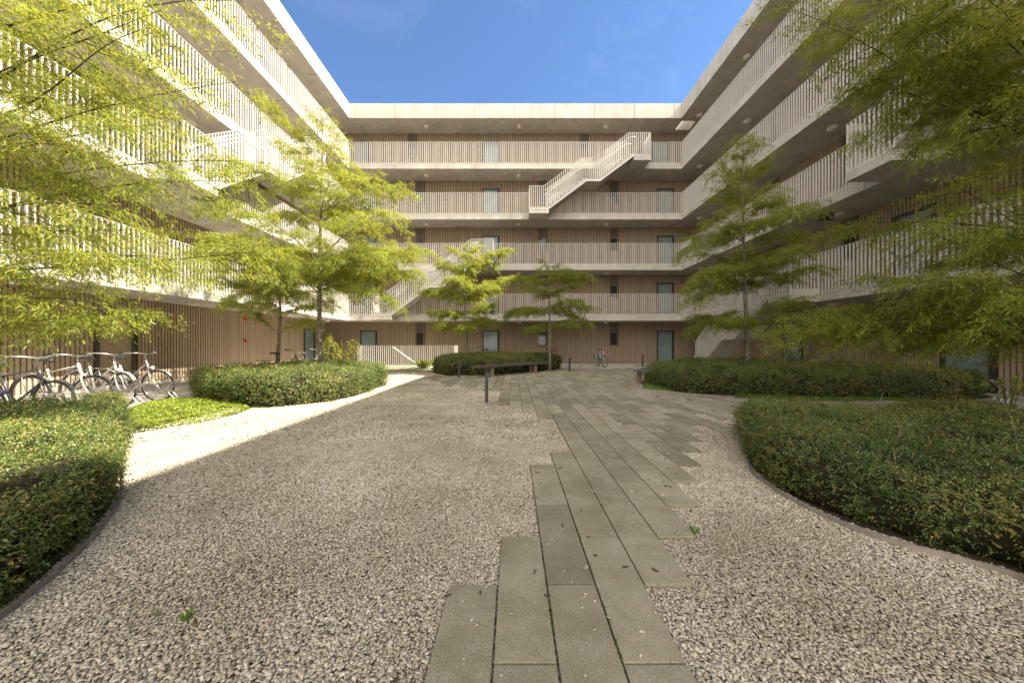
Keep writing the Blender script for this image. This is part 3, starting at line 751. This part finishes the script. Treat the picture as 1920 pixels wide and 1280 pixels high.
def in_poly(P, px, py):
    c = np.zeros(px.shape, bool); n = len(P); j = n - 1
    for i in range(n):
        xi, yi = P[i]; xj, yj = P[j]
        m = ((yi > py) != (yj > py)); c ^= m & (px < (xj - xi) * (py - yi) / (yj - yi + 1e-12) + xi); j = i
    return c
# soil under the hedges
def soil(poly, z=.005, grow=.06):
    c = poly.mean(0); q = c + (poly - c) * (1 + grow / 2); sheet('soil', [tuple(a) for a in q], z, M['soil'])
for h_ in HED: soil(h_)
# steel edging
def edging(pts, label, hgt=.045):
    P = [np.array(p) for p in pts]; sm = []
    for i in range(len(P) - 1):
        p0 = P[max(i - 1, 0)]; p1 = P[i]; p2 = P[i + 1]; p3 = P[min(i + 2, len(P) - 1)]
        for k in range(6):
            t = k / 6; sm.append(.5 * (2 * p1 + (p2 - p0) * t + (2 * p0 - 5 * p1 + 4 * p2 - p3) * t * t + (3 * p1 - p0 - 3 * p2 + p3) * t ** 3))
    sm.append(P[-1]); sm = np.array(sm); tg = np.gradient(sm, axis=0); nn = np.column_stack([-tg[:, 1], tg[:, 0]]); nn /= np.linalg.norm(nn, axis=1, keepdims=True)
    w = .006; mb = MB(); a = sm + nn * w; b = sm - nn * w; n = len(sm)
    vs = [(*p, -.02) for p in a] + [(*p, -.02) for p in b] + [(*p, hgt) for p in a] + [(*p, hgt) for p in b]; fs = []
    for i in range(n - 1):
        fs += [(i, i + 1, 2 * n + i + 1, 2 * n + i), (n + i + 1, n + i, 3 * n + i, 3 * n + i + 1), (2 * n + i, 2 * n + i + 1, 3 * n + i + 1, 3 * n + i)]
    mb.add(vs, fs, .5); tag(mb.build('steel_edging', M['edging'], None, True), label, 'edging', 'thin steel bed edges')
edging([gp(1396, 812), gp(1396, 832)] + eRg + [(2.68, 1.5), (3.4, .95)], 'curved brown steel edge in front of the large right hedge')
edging([gp(240, 830)] + eLg + [(-2.2, 1.2), (-2.9, .7)], 'curved grey steel edge along the near left hedge')
edging([gp(690, 701), gp(760, 701.5), gp(800, 704), gp(840, 707), gp(884, 709), gp(930, 706), gp(980, 701.5)], 'low steel edge curving before the oval central hedge', .03)

# ------------------------------------------------------------------ gravel stones, near part
def make_stones():
    rs = np.random.default_rng(5)
    def pick(n, y0, y1, xl, xr):
        y = y0 + (y1 - y0) * rs.random(n); x = xl + (xr - xl) * rs.random(n)
        keep = np.abs(x) < y * 1.62 + .45
        for p in HED[:2]:
            c = p.mean(0); keep &= ~in_poly(c + (p - c) * .985, x, y)
        x, y = x[keep], y[keep]
        on = np.zeros(len(x), bool)
        for a, b, c, d in pav:
            if c < y1: on |= (x > a - .004) & (x < b + .004) & (y > c - .004) & (y < d + .004)
        on &= rs.random(len(x)) > .0025
        return x[~on], y[~on]
    xs = []; ys = []; sc = []
    for n, y0, y1, xl, xr, s in ((150000, .95, 2.6, -3.6, 3.2, .0066), (125000, 2.6, 4.4, -4.6, 2.9, .0084), (70000, 4.4, 7.5, -5.4, 3.8, .0135), (42000, 7.5, 12.0, -4.6, 1.2, .0185)):
        x, y = pick(n, y0, y1, xl, xr); xs.append(x); ys.append(y); sc.append(np.full(len(x), s))
    x = np.concatenate(xs); y = np.concatenate(ys); s = np.concatenate(sc); n = len(x)
    cube = np.array([[-1, -1, -1], [1, -1, -1], [1, 1, -1], [-1, 1, -1], [-1, -1, 1], [1, -1, 1], [1, 1, 1], [-1, 1, 1]], float) * .72
    v = cube[None] + rs.normal(0, .26, (n, 8, 3))
    v *= (np.column_stack([rs.uniform(.85, 1.55, n), rs.uniform(.65, 1.1, n), rs.uniform(.24, .46, n)]) * (s * rs.uniform(.6, 1.35, n))[:, None])[:, None, :]
    a = rs.uniform(0, 2 * pi, n); tx = rs.normal(0, .24, n); ty = rs.normal(0, .24, n)
    X, Y, Z = v[:, :, 0], v[:, :, 1], v[:, :, 2]
    Y, Z = Y * np.cos(tx)[:, None] - Z * np.sin(tx)[:, None], Y * np.sin(tx)[:, None] + Z * np.cos(tx)[:, None]
    X, Z = X * np.cos(ty)[:, None] + Z * np.sin(ty)[:, None], -X * np.sin(ty)[:, None] + Z * np.cos(ty)[:, None]
    X, Y = X * np.cos(a)[:, None] - Y * np.sin(a)[:, None], X * np.sin(a)[:, None] + Y * np.cos(a)[:, None]
    z = .004 + rs.random(n) * .011
    for a, b, c, d in pav:
        z[(x > a) & (x < b) & (y > c) & (y < d)] = .036
    v = np.stack([X + x[:, None], Y + y[:, None], Z + z[:, None]], 2).reshape(-1, 3)
    q = np.array([(3, 2, 1, 0), (4, 5, 6, 7), (0, 1, 5, 4), (1, 2, 6, 5), (2, 3, 7, 6), (3, 0, 4, 7)])
    f = (q[None] + (np.arange(n) * 8)[:, None, None]).reshape(-1, 4)
    o = np_mesh('gravel_stones', v, f, np.repeat(np.clip(rs.normal(.55, .2, n), 0, 1), 6), M['stone'])
    o['kind'] = 'stuff'; o['category'] = 'gravel'; o['label'] = 'loose cream and brown crushed stone of the gravel bed'
make_stones()

# fallen leaves and moss on the paving
mb = MB(); rl = random.Random(4)
for i in range(420):
    r = rl.choice(pav[:]); 
    if r[2] > 8.5 or (r[2] > 2.2 and rl.random() < .2): continue
    x = rl.uniform(r[0] + .02, r[1] - .02); y = rl.uniform(r[2] + .02, r[3] - .02); a = rl.uniform(0, 2 * pi); l = rl.uniform(.012, .034); cu = rl.uniform(-1.2, 1.2); w = rl.uniform(.0025, .005)
    if y < 2.1 and rl.random() < .35: continue
    p = [Vector((x, y, .036))]
    for k in range(4): p.append(p[-1] + Vector((cos(a + cu * k / 3), sin(a + cu * k / 3), rl.uniform(-.05, .25))) * l / 3)
    mb.tube(p, [w * .4, w, w, w * .8, w * .2], 4, False)
o = mb.build('fallen_leaves', M['litter']); o['kind'] = 'stuff'; o['label'] = 'small curled brown leaves scattered on the grey paving'; o['category'] = 'leaf litter'
mb = MB()
for x, y in ((1097, 1165), (1100, 1155), (1117, 1010), (1090, 1020), (1160, 1232), (1165, 1240), (1035, 1160), (1036, 1170), (1081, 998), (1116, 850), (1128, 958), (1033, 1155)):
    X, Y = gp(x, y); c = round((X - PX0) / PW); X = PX0 + PW * c
    for k in range(7):
        q = (X + rl.uniform(-.006, .006), Y + rl.uniform(-.05, .05)); r = rl.uniform(.002, .005)
        mb.lathe([(r, .024), (r * .9, .030), (r * .4, .035)], 6, lambda a, b, c_: (a + q[0], b * 1.8 + q[1], c_))
o = mb.build('moss', M['moss']); o['kind'] = 'stuff'; o['label'] = 'tiny moss tufts in the joints of the paving'; o['category'] = 'moss'

# weeds in the gravel
def weed(x, y, n, s, label, seed):
    X, Y = gp(x, y); rs = np.random.default_rng(seed); o = thing('weed', label, 'weed', (X, Y, .008), 0, 'small weeds in the gravel')
    st = MB(); P = []; D = []
    for i in range(n):
        a = rs.uniform(0, 6.28); e = rs.uniform(.5, 1.3); d = np.array([cos(a) * cos(e), sin(a) * cos(e), sin(e)]); l = s * rs.uniform(.5, 1)
        st.tube([(0, 0, 0), tuple(d * l * .6), tuple(d * l)], [.0016, .0013, .0008], 4)
        for k in range(4): P.append(d * l * (.5 + .16 * k)); D.append(unit(d + rs.normal(0, .6, 3)))
    P = np.array(P); D = np.array(D); K = len(P); sd = unit(np.cross(D, rs.normal(0, 1, (K, 3)))); L = s * .5 * rs.uniform(.6, 1.1, K)
    st.build('stem', M['grass'], o); v, f = leaf_mesh(P, D, sd, L, L * .55, .1, .1); np_mesh('leaves', v, f, rs.random(K), M['grass'], o)
weed(348, 1170, 7, .045, 'bright green seedling in the gravel at lower left', 2); weed(291, 1160, 3, .022, 'tiny pale seedling left of the bright green one', 3); weed(1302, 1003, 8, .045, 'green weed at the right edge of the paving slabs', 4)

# grass and ground cover
def cover(name, outline, hgt, n, L, W, material, label, cat, seed, blade=False):
    rs = np.random.default_rng(seed); out = smooth_closed(outline); c = out.mean(0)
    rings = mound_rings(out - c, hgt, hgt * .35, .18); R, m = rings.shape[:2]; v = rings.reshape(-1, 3); q = ring_faces(R, m); tri = np.concatenate([q[:, [0, 1, 2]], q[:, [0, 2, 3]]])
    p, nr = tri_sample(v, tri, n, rs)
    p[:, 2] += lump(p, 9, seed) * hgt * .18
    if blade:
        p[:, 2] *= .3; D = unit(rs.normal(0, .35, (n, 3)) + np.array([0, 0, 1.])); sd = unit(np.cross(D, rs.normal(0, 1, (n, 3))))
    else:
        D = unit(rs.normal(0, 1, (n, 3)) * [1, 1, .4] + nr * .35); sd = unit(np.cross(D, nr + rs.normal(0, .35, (n, 3))))
    Ls = L * rs.uniform(.6, 1.3, n); vv, ff = leaf_mesh(p, D, sd, Ls, Ls * W, .1, .05 if not blade else .25)
    vv[:, :2] += c; base = v.copy(); base[:, :2] += c; base[:, 2] = np.maximum(0.004, base[:, 2] - .02)
    tt = np.clip(.5 + lump(p, 4, seed + 1) * .15 + rs.normal(0, .2, n), 0, 1)
    o = np_mesh(name, vv, ff, tt, material); tag(o, label, cat, None, 'stuff')
    return out
cv = [gp(236, 800), gp(243, 813), gp(300, 806), gp(400, 789), gp(466, 769), gp(430, 759), gp(380, 752), gp(300, 757), gp(245, 772)]
cover('ground_cover', cv, .10, 16000, .03, .75, M['cover'], 'bright yellow-green ground cover between the left hedges', 'ground cover', 61)
soil(smooth_closed(cv), .0055, .02)
for nm, pts, n, lb, sd in (('grass', [gp(560, 700), gp(640, 699), gp(720, 699), gp(800, 696), gp(806, 690), gp(740, 688), gp(640, 689)], 9000, 'sunlit grass strip before the basement stair railing', 71),
                   ('grass', [gp(1205, 727), gp(1225, 731), gp(1258, 733), gp(1262, 724), gp(1235, 716), gp(1212, 719)], 3000, 'grass tuft under the right bench', 72),
                   ('grass', [gp(1385, 742), gp(1440, 744.5), gp(1520, 747.5), gp(1700, 750), gp(1700, 753), gp(1520, 752), gp(1440, 749), gp(1385, 746)], 6000, 'grass fringe before the long right hedge', 73),
                   ('grass', [gp(1192, 688), gp(1230, 690), gp(1300, 692), gp(1300, 684), gp(1240, 683.5), gp(1196, 685)], 3500, 'grass patch by the back wall on the right', 74)):
    cover(nm, pts, .06, n, .075, .10, M['grass'], lb, 'grass', sd, True)

# small plants
def plant(name, x, y, z, n, h, L, W, label, cat, m, seed, spread=.5):
    rs = np.random.default_rng(seed); o = thing(name, label, cat, (x, y, z)); st = MB(); P = []; D = []
    for i in range(n):
        a = rs.uniform(0, 6.28); sp = rs.uniform(.1, 1) * spread; hh = h * rs.uniform(.55, 1); b = Vector((cos(a) * sp * .25, sin(a) * sp * .25, 0)); t = b + Vector((cos(a) * sp, sin(a) * sp, hh))
        pts = [b.lerp(t, u) + Vector((0, 0, .25 * hh * u * (1 - u) * 2)) for u in (0, .35, .7, 1)]; st.tube(pts, [.006, .005, .004, .002], 5, False)
        for k in range(46):
            u = rs.uniform(.2, 1); q = b.lerp(t, u) + Vector((0, 0, .5 * hh * u * (1 - u))); P.append(q); D.append(unit(np.array(t - b) / max(.01, (t - b).length) * .6 + rs.normal(0, .6, 3)))
    P = np.array(P); D = np.array(D); K = len(P); sd = unit(np.cross(D, rs.normal(0, .5, (K, 3)) + [0, 0, 1])); LL = L * rs.uniform(.6, 1.2, K)
    st.build('stem', M['twig'], o); v, f = leaf_mesh(P, D, sd, LL, LL * W, .1, .2); np_mesh('leaves', v, f, rs.random(K), M[m], o)
plant('fern', -7.3, 15.2, 0, 26, .55, .16, .3, 'yellow-green fern clump beside the left end of the stair railing', 'fern', 'fern', 81, .55)
plant('fern', -6.2, 14.4, 0, 18, .45, .15, .3, 'smaller fern clump behind the sunlit hedge', 'fern', 'fern', 82, .45)
plant('shrub', -4.6, 17.6, 0, 40, .45, .10, .35, 'fresh green shrub in front of the stair railing by the central hedge', 'shrub', 'cover', 83, .6)
plant('bamboo', -10.6, 19.2, 0, 22, 2.2, .16, .14, 'tall green bamboo in the far left corner by the glazed door', 'plant', 'leaf', 84, .4)
plant('shrub', -7.1, 14.4, 0, 22, 1.5, .12, .22, 'tall loose shrub behind the sunlit hedge near the railing', 'shrub', 'leaf', 86, .8)
plant('sapling', *gp(1892, 765)[:2], 0, 7, .75, .09, .3, 'thin young plant with yellow leaves by the right slat wall', 'plant', 'fern', 85, .25)

# ------------------------------------------------------------------ bollards, benches, racks
def bollard_proto():
    o = thing('bollard_light', 'x', 'bollard light', group='dark bollard lights along the path')
    mb = MB(); mb.box(-.033, .033, -.033, .033, 0, .55); mb.build('post', M['dark'], o)
    mb = MB(); mb.box(-.036, .085, -.036, .036, .55, .63); mb.box(-.033, .08, -.03, .03, .63, .636); mb.build('lamp_head', M['dark'], o)
    mb = MB(); mb.box(.0, .08, -.028, .028, .544, .55); mb.build('lens', M['lamp'], o)
    return o
bp = bollard_proto()
for i, (x, y, a, lb) in enumerate(((912.5, 755.7, 0, 'nearest dark bollard light, in the gravel by the paving edge'), (861, 709, 20, 'dark bollard light in front of the oval central hedge'), (1068, 697.7, -30, 'dark bollard light by the bicycle hoops before the back wall'),
                              (1205, 686, 0, 'distant slim bollard light beside the grass at the back wall'), (652, 698, 0, 'bollard light half hidden by ferns near the stair railing'))):
    o = bp if i == 0 else copy_tree(bp); X, Y = gp(x, y); o.location = (X, Y, 0); o.rotation_euler = (0, 0, radians(a)); o['label'] = lb

def bench(label, p0, p1, width=.44, legs=(.2, .8)):
    a = Vector((*p0, 0)); b = Vector((*p1, 0)); l = (b - a).length; an = math.atan2(b.y - a.y, b.x - a.x)
    o = thing('bench', label, 'bench', a, an, 'slatted timber benches'); n = 4; g = .012; w = (width - g * (n - 1)) / n
    for k in range(n):
        mb = MB(); y0 = -width / 2 + k * (w + g); mb.box(0, l, y0, y0 + w, .375 + (k % 2) * .002, .445 + (k % 2) * .002); mb.build('seat_plank', M['wood'], o)
    for u in legs:
        mb = MB(); x = u * l; mb.box(x - .05, x + .05, -width / 2 + .03, -width / 2 + .15, 0, .325); mb.box(x - .05, x + .05, width / 2 - .15, width / 2 - .03, 0, .325); mb.build('leg', M['post'], o)
        mb = MB(); mb.box(x - .04, x + .04, -width / 2 + .02, width / 2 - .02, .327, .373); mb.build('bearer', M['wood'], o)
    return o
bench('long dark timber bench with grey posts in front of the oval hedge', (-1.38, 12.45), (1.5, 15.5), .44, (.17, .78))
b2 = bench('shorter dark timber bench jutting from the right hedge, seen end-on', (3.95, 10.55), (5.35, 12.7), .44, (.14, .62))
mb = MB(); mb.box(1.75, 1.95, -.12, .04, .448, .452); mb.build('plate', M['white'], b2)

def hoop_proto():
    o = thing('bicycle_hoop', 'x', 'bicycle rack', group='curved steel bicycle hoops')
    for s in (-.05, .05):
        mb = MB(); mb.tube([(.06, s, 0), (-.02, s, .10), (-.12, s, .20), (-.15, s, .29), (-.09, s, .38), (.03, s * .8, .45), (.10, s * .4, .485), (.12, 0, .49)], .0115, 8); mb.build('tube', M['steel'], o, True)
    mb = MB(); mb.box(-.12, .12, -.12, .12, 0.004, .014); mb.build('base_plate', M['steel'], o)
    return o
hp = hoop_proto()
HL = [((-7.35, 6.75), 0, 'steel hoop at the front wheel of the white step-through bicycle'), ((-7.3, 7.4), 0, 'steel hoop at the far end of the left bicycle row'), ((-7.35, 6.1), 0, 'steel hoop in front of the third parked bicycle'),
      ((-7.3, 5.4), 0, 'steel hoop behind the near left hedge'),
      (gp(1064, 690), 90, 'back wall bicycle hoop nearest the bollard light'), (gp(1088, 690), 90, 'back wall bicycle hoop in the middle of three'), (gp(1115, 690), 90, 'back wall bicycle hoop next to the standing bicycle'),
      (gp(1868, 757), 180, 'bright steel hoop by the right slat wall')]
for i, (p, a, lb) in enumerate(HL):
    o = hp if i == 0 else copy_tree(hp); o.location = (p[0], p[1], .004); o.rotation_euler = (0, 0, radians(a)); o['label'] = lb
o = copy_tree(hp); p = gp(1882, 759); o.location = (p[0], p[1], .004); o.rotation_euler = (0, 0, pi); o['label'] = 'second bright steel hoop by the right slat wall, just behind the first'

po = thing('hydrant_post', 'short white post standing at the right end of the back wall', 'post', (11.15, 20.9, 0))
mb = MB(); mb.tube([(0, 0, 0), (0, 0, .55)], .05, 12); mb.build('pipe', M['white'], po, True); mb = MB(); mb.lathe([(.07, .55), (.075, .6), (.05, .68), (.01, .7)], 14); mb.build('cap', M['red'], po, True)

# ------------------------------------------------------------------ bicycles (x forward)
def bike(label, paint, loc, rz, style='city', steer=0, lean=0, basket=False, bag=False, bar='chrome', sad=M['saddle'], light=True, rim='chrome'):
    o = thing('bicycle', label, 'bicycle', loc, rz, 'bicycles parked in the courtyard'); o.rotation_euler = (lean, 0, rz)
    R = .335; hr = (-.53, 0, .34); hf = (.53, 0, .34); bb = Vector((-.08, 0, .29)); st = Vector((-.24, 0, .80)); hd0 = Vector((.36, 0, .66)); hd1 = Vector((.30, 0, .90))
    A = Vector((.345, 0, .72)); axis = (hd1 - hd0).normalized(); rot = Matrix.Rotation(steer, 3, axis)
    def sf(*p): return tuple(A + rot @ (Vector(p) - A))
    fr = MB()
    if style == 'city':
        fr.tube([bb, hd0 + Vector((.0, 0, .01))], .017, 10); fr.tube([Vector((-.13, 0, .45)), hd1 - Vector((-.01, 0, .07))], .013, 10)
    else:
        fr.tube([bb, hd0 + Vector((0, 0, .01))], .016, 10); fr.tube([st - Vector((-.015, 0, .06)), hd1 - Vector((0, 0, .04))], .013, 10)
    fr.tube([bb, st], .018, 10); fr.tube([hd0, hd1], .022, 10)
    for s in (-.05, .05): fr.tube([bb + Vector((0, s * .6, 0)), Vector((hr[0], s, hr[2]))], .010, 8); fr.tube([st - Vector((0, 0, .08)), Vector((hr[0], s, hr[2]))], .009, 8)
    fr.build('frame', paint, o, True)
    fk = MB(); 
    for s in (-.05, .05): fk.tube([sf(.365, s * .4, .66), sf(.40, s, .58), sf(.47, s, .42), sf(.53, s, .34)], [.012, .011, .009, .008], 8)
    fk.tube([sf(.365, -.03, .665), sf(.365, .03, .665)], .016, 8); fk.build('fork', paint, o, True)
    for c, fn in ((hr, None), (hf, sf)):
        w = MB(); w.tube([(c[0], -.05, c[2]) if not fn else fn(c[0], -.05, c[2]), (c[0], .05, c[2]) if not fn else fn(c[0], .05, c[2])], .02, 10); wh = w.build('wheel', M['chrome'], o, True)
        t = MB(); t.torus(c, R - .006, .0150, 44, 8, fn=fn); t.build('tyre', M['tyre'], wh, True)
        r = MB(); r.torus(c, R - .030, .008, 44, 6, fn=fn)
        for i in range(28):
            a = 2 * pi * i / 28; s = .03 if i % 2 else -.03; p0 = (c[0] + .02 * cos(a + .8), s, c[2] + .02 * sin(a + .8)); p1 = (c[0] + (R - .035) * cos(a), 0, c[2] + (R - .035) * sin(a))
            r.tube([fn(*p0), fn(*p1)] if fn else [p0, p1], .0016, 3, False)
        r.build('rim', M[rim], wh, True)
        g = MB(); a0, a1 = (radians(20), radians(195)) if c is hr else (radians(35), radians(165)); K = 22
        for i in range(K):
            q = []
            for a in (a0 + (a1 - a0) * i / K, a0 + (a1 - a0) * (i + 1) / K):
                for s in (-.027, .027): q.append((c[0] + (R + .028 - abs(s) * .2) * cos(a), s, c[2] + (R + .028 - abs(s) * .2) * sin(a)))
            q = [fn(*p) for p in q] if fn else q
            q2 = [(p[0], p[1], p[2] + .003) for p in q]; g.hexa([q[0], q[1], q[3], q[2], q2[0], q2[1], q2[3], q2[2]])
        g.build('mudguard', M['bikeblack'] if style != 'city' else paint, o)
    sp = MB(); sp.tube([st - Vector((0, 0, .05)), st + Vector((-.03, 0, .12))], .0135, 8); sp.build('seat_post', M['chrome'], o, True)
    sd = MB(); prof = [(-.14, .085, .0), (-.10, .10, .012), (-.02, .085, .015), (.06, .035, .008), (.13, .022, 0)]; vs = []; n = 10
    for px_, w, dz in prof:
        for k in range(n):
            a = 2 * pi * k / n; vs.append((st.x - .03 + px_, w * cos(a), st.z + .15 + dz + .03 * sin(a)))
    fs = [(i * n + k, i * n + (k + 1) % n, (i + 1) * n + (k + 1) % n, (i + 1) * n + k) for i in range(len(prof) - 1) for k in range(n)] + [tuple(range(n - 1, -1, -1)), tuple(range((len(prof) - 1) * n, len(prof) * n))]
    sd.add(vs, fs); sd.build('saddle', sad, o, True)
    hb = MB(); hb.tube([sf(.31, 0, .88), sf(.285, 0, 1.0), sf(.34, 0, 1.03)], .013, 8)
    if style == 'sport': path = [(.30, -.29, 1.03), (.34, -.15, 1.035), (.345, 0, 1.03), (.34, .15, 1.035), (.30, .29, 1.03)]
    else: path = [(.08, -.30, 1.07), (.20, -.29, 1.075), (.31, -.18, 1.065), (.345, -.05, 1.035), (.345, .05, 1.035), (.31, .18, 1.065), (.20, .29, 1.075), (.08, .30, 1.07)]
    hb.tube([sf(*p) for p in path], .0115, 8); hh = hb.build('handlebar', M[bar], o, True)
    for e, e2 in ((path[0], path[1]), (path[-1], path[-2])):
        gq = MB(); m_ = tuple(e[i] + (e2[i] - e[i]) * .9 for i in range(3)); gq.tube([sf(*e), sf(*m_)], .017, 8); gq.build('grip', M['saddle'], hh, True)
        lv = MB(); lv.tube([sf(e2[0], e2[1], e2[2] - .01), sf(e2[0] + .04, e2[1], e2[2] - .03), sf(e[0] + .05, e[1], e[2] - .04)], .005, 6); lv.build('brake_lever', M['chrome'], hh, True)
    ck = MB(); ck.torus((bb.x, .035, bb.z), .08, .006, 24, 6); ck.tube([bb + Vector((0, .05, 0)), bb + Vector((.12, .055, -.11))], .009, 6); ck.tube([bb + Vector((0, -.05, 0)), bb + Vector((-.12, -.055, .11))], .009, 6)
    ck.box(bb.x + .07, bb.x + .17, .06, .13, bb.z - .12, bb.z - .10); ck.box(bb.x - .17, bb.x - .07, -.13, -.06, bb.z + .10, bb.z + .12); ck.build('crankset', M['dark'], o)
    rk = MB()
    if style != 'sport':
        for s in (-.06, .06): rk.tube([(-.36, s, .72), (-.80, s, .735)], .007, 6); rk.tube([(hr[0], s, hr[2]), (-.62, s, .725)], .006, 6)
        for x in (-.45, -.58, -.70, -.80): rk.tube([(x, -.06, .73), (x, .06, .73)], .006, 6)
        rk.build('luggage_rack', M['dark'] if paint is M['bikeblack'] else M['chrome'], o, True)
    if light:
        lt = MB(); lt.lathe([(.02, -.04), (.035, -.01), (.04, .02), (.03, .03)], 14, lambda a, b, c: sf(.43 + c, a, .74 + b)); lt.build('headlight', M['lamp'], o, True)
    ks = MB(); ks.tube([(-.16, -.04, .28), (-.22, -.17, .012)], .009, 6); ks.build('kickstand', M['dark'], o, True)
    if bag:
        bg = MB()
        for s in (-1, 1): bg.box(-.78, -.46, s * .07, s * .20, .40, .71)
        bg.build('pannier', M['canvas'], o)
    if basket:
        bk = MB()
        for z_, q in ((.80, .11), (.87, .125), (.94, .14), (1.0, .15)):
            pts = [(.56 + q, -q * 1.2, z_), (.56 + q, q * 1.2, z_), (.56 - q * .9, q * 1.2, z_), (.56 - q * .9, -q * 1.2, z_), (.56 + q, -q * 1.2, z_)]; bk.tube([sf(*p) for p in pts], .005, 5)
        for a in range(14):
            t = a / 14 * 2 * pi; bk.tube([sf(.56 + .11 * cos(t), .13 * sin(t), .80), sf(.56 + .15 * cos(t), .18 * sin(t), 1.0)], .0035, 4)
        bk.build('basket', M['dark'], o)
    return o
BX = -8.3
bike('dark city bicycle with silver fork at the far end of the left row', M['bikegrey'], (BX, 7.45, 0), radians(3), 'city', .0, .03)
bike('white step-through bicycle with round headlight, second from the far end', M['bikewhite'], (BX - .02, 6.85, 0), radians(-4), 'city', -.12, -.04)
bike('cream touring bicycle in the middle of the left row', M['bikewhite'], (BX + .12, 6.2, 0), radians(2), 'tour', .1, .03, light=False)
bike('black touring bicycle half behind the near left hedge', M['bikeblack'], (BX + .55, 5.35, 0), radians(4), 'tour', -.05, .02, light=False)
bike('dark bicycle cut off by the left picture edge', M['bikeblue'], (BX + .38, 4.75, 0), radians(0), 'city', .05, .02, bag=True)
bike('bicycle with black saddle hidden behind the sunlit hedge', M['bikeblack'], (-7.35, 11.0, 0), radians(12), 'city', .1, 0)
bike('bicycle with pale saddle and curled handlebar hidden behind the sunlit hedge', M['bikewhite'], (-7.0, 11.7, 0), radians(-8), 'city', .2, 0, sad=M['bikewhite'])
bike('white bicycle whose handlebar shows above the oval central hedge', M['bikewhite'], (-1.75, 18.4, 0), radians(170), 'city', .1, 0)
bike('dark bicycle standing behind the right end of the oval hedge', M['bikeblack'], (2.0, 18.6, 0), radians(-75), 'city', .1, 0, basket=True)
bike('bicycle with grey panniers standing at the back wall hoops', M['bikegrey'], (4.85, 18.75, 0), radians(-88), 'city', .25, .02, bag=True)

# ------------------------------------------------------------------ light, sky, camera
SD = Vector((1.0, -.13, 1.15)).normalized()
sun = bpy.data.lights.new('sun', 'SUN'); sun.energy = 4.0; sun.angle = radians(.5); sun.color = (1, .91, .76)
so = bpy.data.objects.new('sun', sun); COL.objects.link(so); so.rotation_euler = SD.to_track_quat('Z', 'Y').to_euler(); so.location = SD * 60
FILL_CLOUD = (14.2, 13.3, 11.8)
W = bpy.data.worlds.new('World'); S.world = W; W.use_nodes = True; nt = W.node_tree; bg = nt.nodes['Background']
sk = nt.nodes.new('ShaderNodeTexSky'); sk.sky_type = 'NISHITA'; sk.sun_disc = False
sk.sun_elevation = math.asin(SD.z); sk.sun_rotation = math.atan2(SD.x, SD.y); sk.altitude = 100; sk.air_density = 1.0; sk.dust_density = .1; sk.ozone_density = 7.0
# unseen broken cloud added behind the camera to fill the shade; thin wisps elsewhere
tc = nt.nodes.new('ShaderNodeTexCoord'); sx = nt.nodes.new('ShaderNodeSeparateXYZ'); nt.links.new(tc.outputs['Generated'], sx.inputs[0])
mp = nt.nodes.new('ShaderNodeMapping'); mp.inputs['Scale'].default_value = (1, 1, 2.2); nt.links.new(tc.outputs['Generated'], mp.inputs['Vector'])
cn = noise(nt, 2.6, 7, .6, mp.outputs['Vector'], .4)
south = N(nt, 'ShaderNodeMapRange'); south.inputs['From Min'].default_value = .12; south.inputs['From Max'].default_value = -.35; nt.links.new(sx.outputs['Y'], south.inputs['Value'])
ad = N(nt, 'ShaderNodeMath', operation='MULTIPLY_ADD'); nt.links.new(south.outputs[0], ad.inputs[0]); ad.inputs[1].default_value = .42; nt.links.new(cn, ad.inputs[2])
fill_cl = N(nt, 'ShaderNodeMapRange'); fill_cl.interpolation_type = 'SMOOTHSTEP'; fill_cl.inputs['From Min'].default_value = .60; fill_cl.inputs['From Max'].default_value = .86; nt.links.new(ad.outputs[0], fill_cl.inputs['Value'])
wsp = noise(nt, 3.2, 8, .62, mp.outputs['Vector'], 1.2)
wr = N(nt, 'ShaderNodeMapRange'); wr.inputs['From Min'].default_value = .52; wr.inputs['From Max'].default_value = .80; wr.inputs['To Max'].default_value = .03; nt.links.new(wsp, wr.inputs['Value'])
so2 = N(nt, 'ShaderNodeMath', operation='MULTIPLY'); nt.links.new(fill_cl.outputs[0], so2.inputs[0]); nt.links.new(south.outputs[0], so2.inputs[1])
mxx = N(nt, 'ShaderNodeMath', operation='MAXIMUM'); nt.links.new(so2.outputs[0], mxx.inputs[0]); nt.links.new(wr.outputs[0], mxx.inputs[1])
nt.links.new(mixc(nt, sk.outputs[0], (FILL_CLOUD[0], FILL_CLOUD[1], FILL_CLOUD[2]), mxx.outputs[0]), bg.inputs[0]); bg.inputs[1].default_value = .05
cam = bpy.data.cameras.new('camera'); cam.sensor_width = 36; cam.lens = 36 * F / 1920; cam.clip_end = 600; cam.clip_start = .05
cam.shift_x = -(CX - 960) / 1920; cam.shift_y = (CY - 640) / 1920
co = bpy.data.objects.new('camera', cam); COL.objects.link(co); co.location = (0, 0, H); co.rotation_euler = (pi / 2, 0, 0); S.camera = co
S.view_settings.view_transform = 'Standard'; S.view_settings.look = 'None'; S.view_settings.gamma = 1; S.view_settings.use_curve_mapping = False
S.view_settings.exposure = 2.35
S.render.engine = 'CYCLES'; S.cycles.max_bounces = 10; S.cycles.diffuse_bounces = 6; S.cycles.use_denoising = True
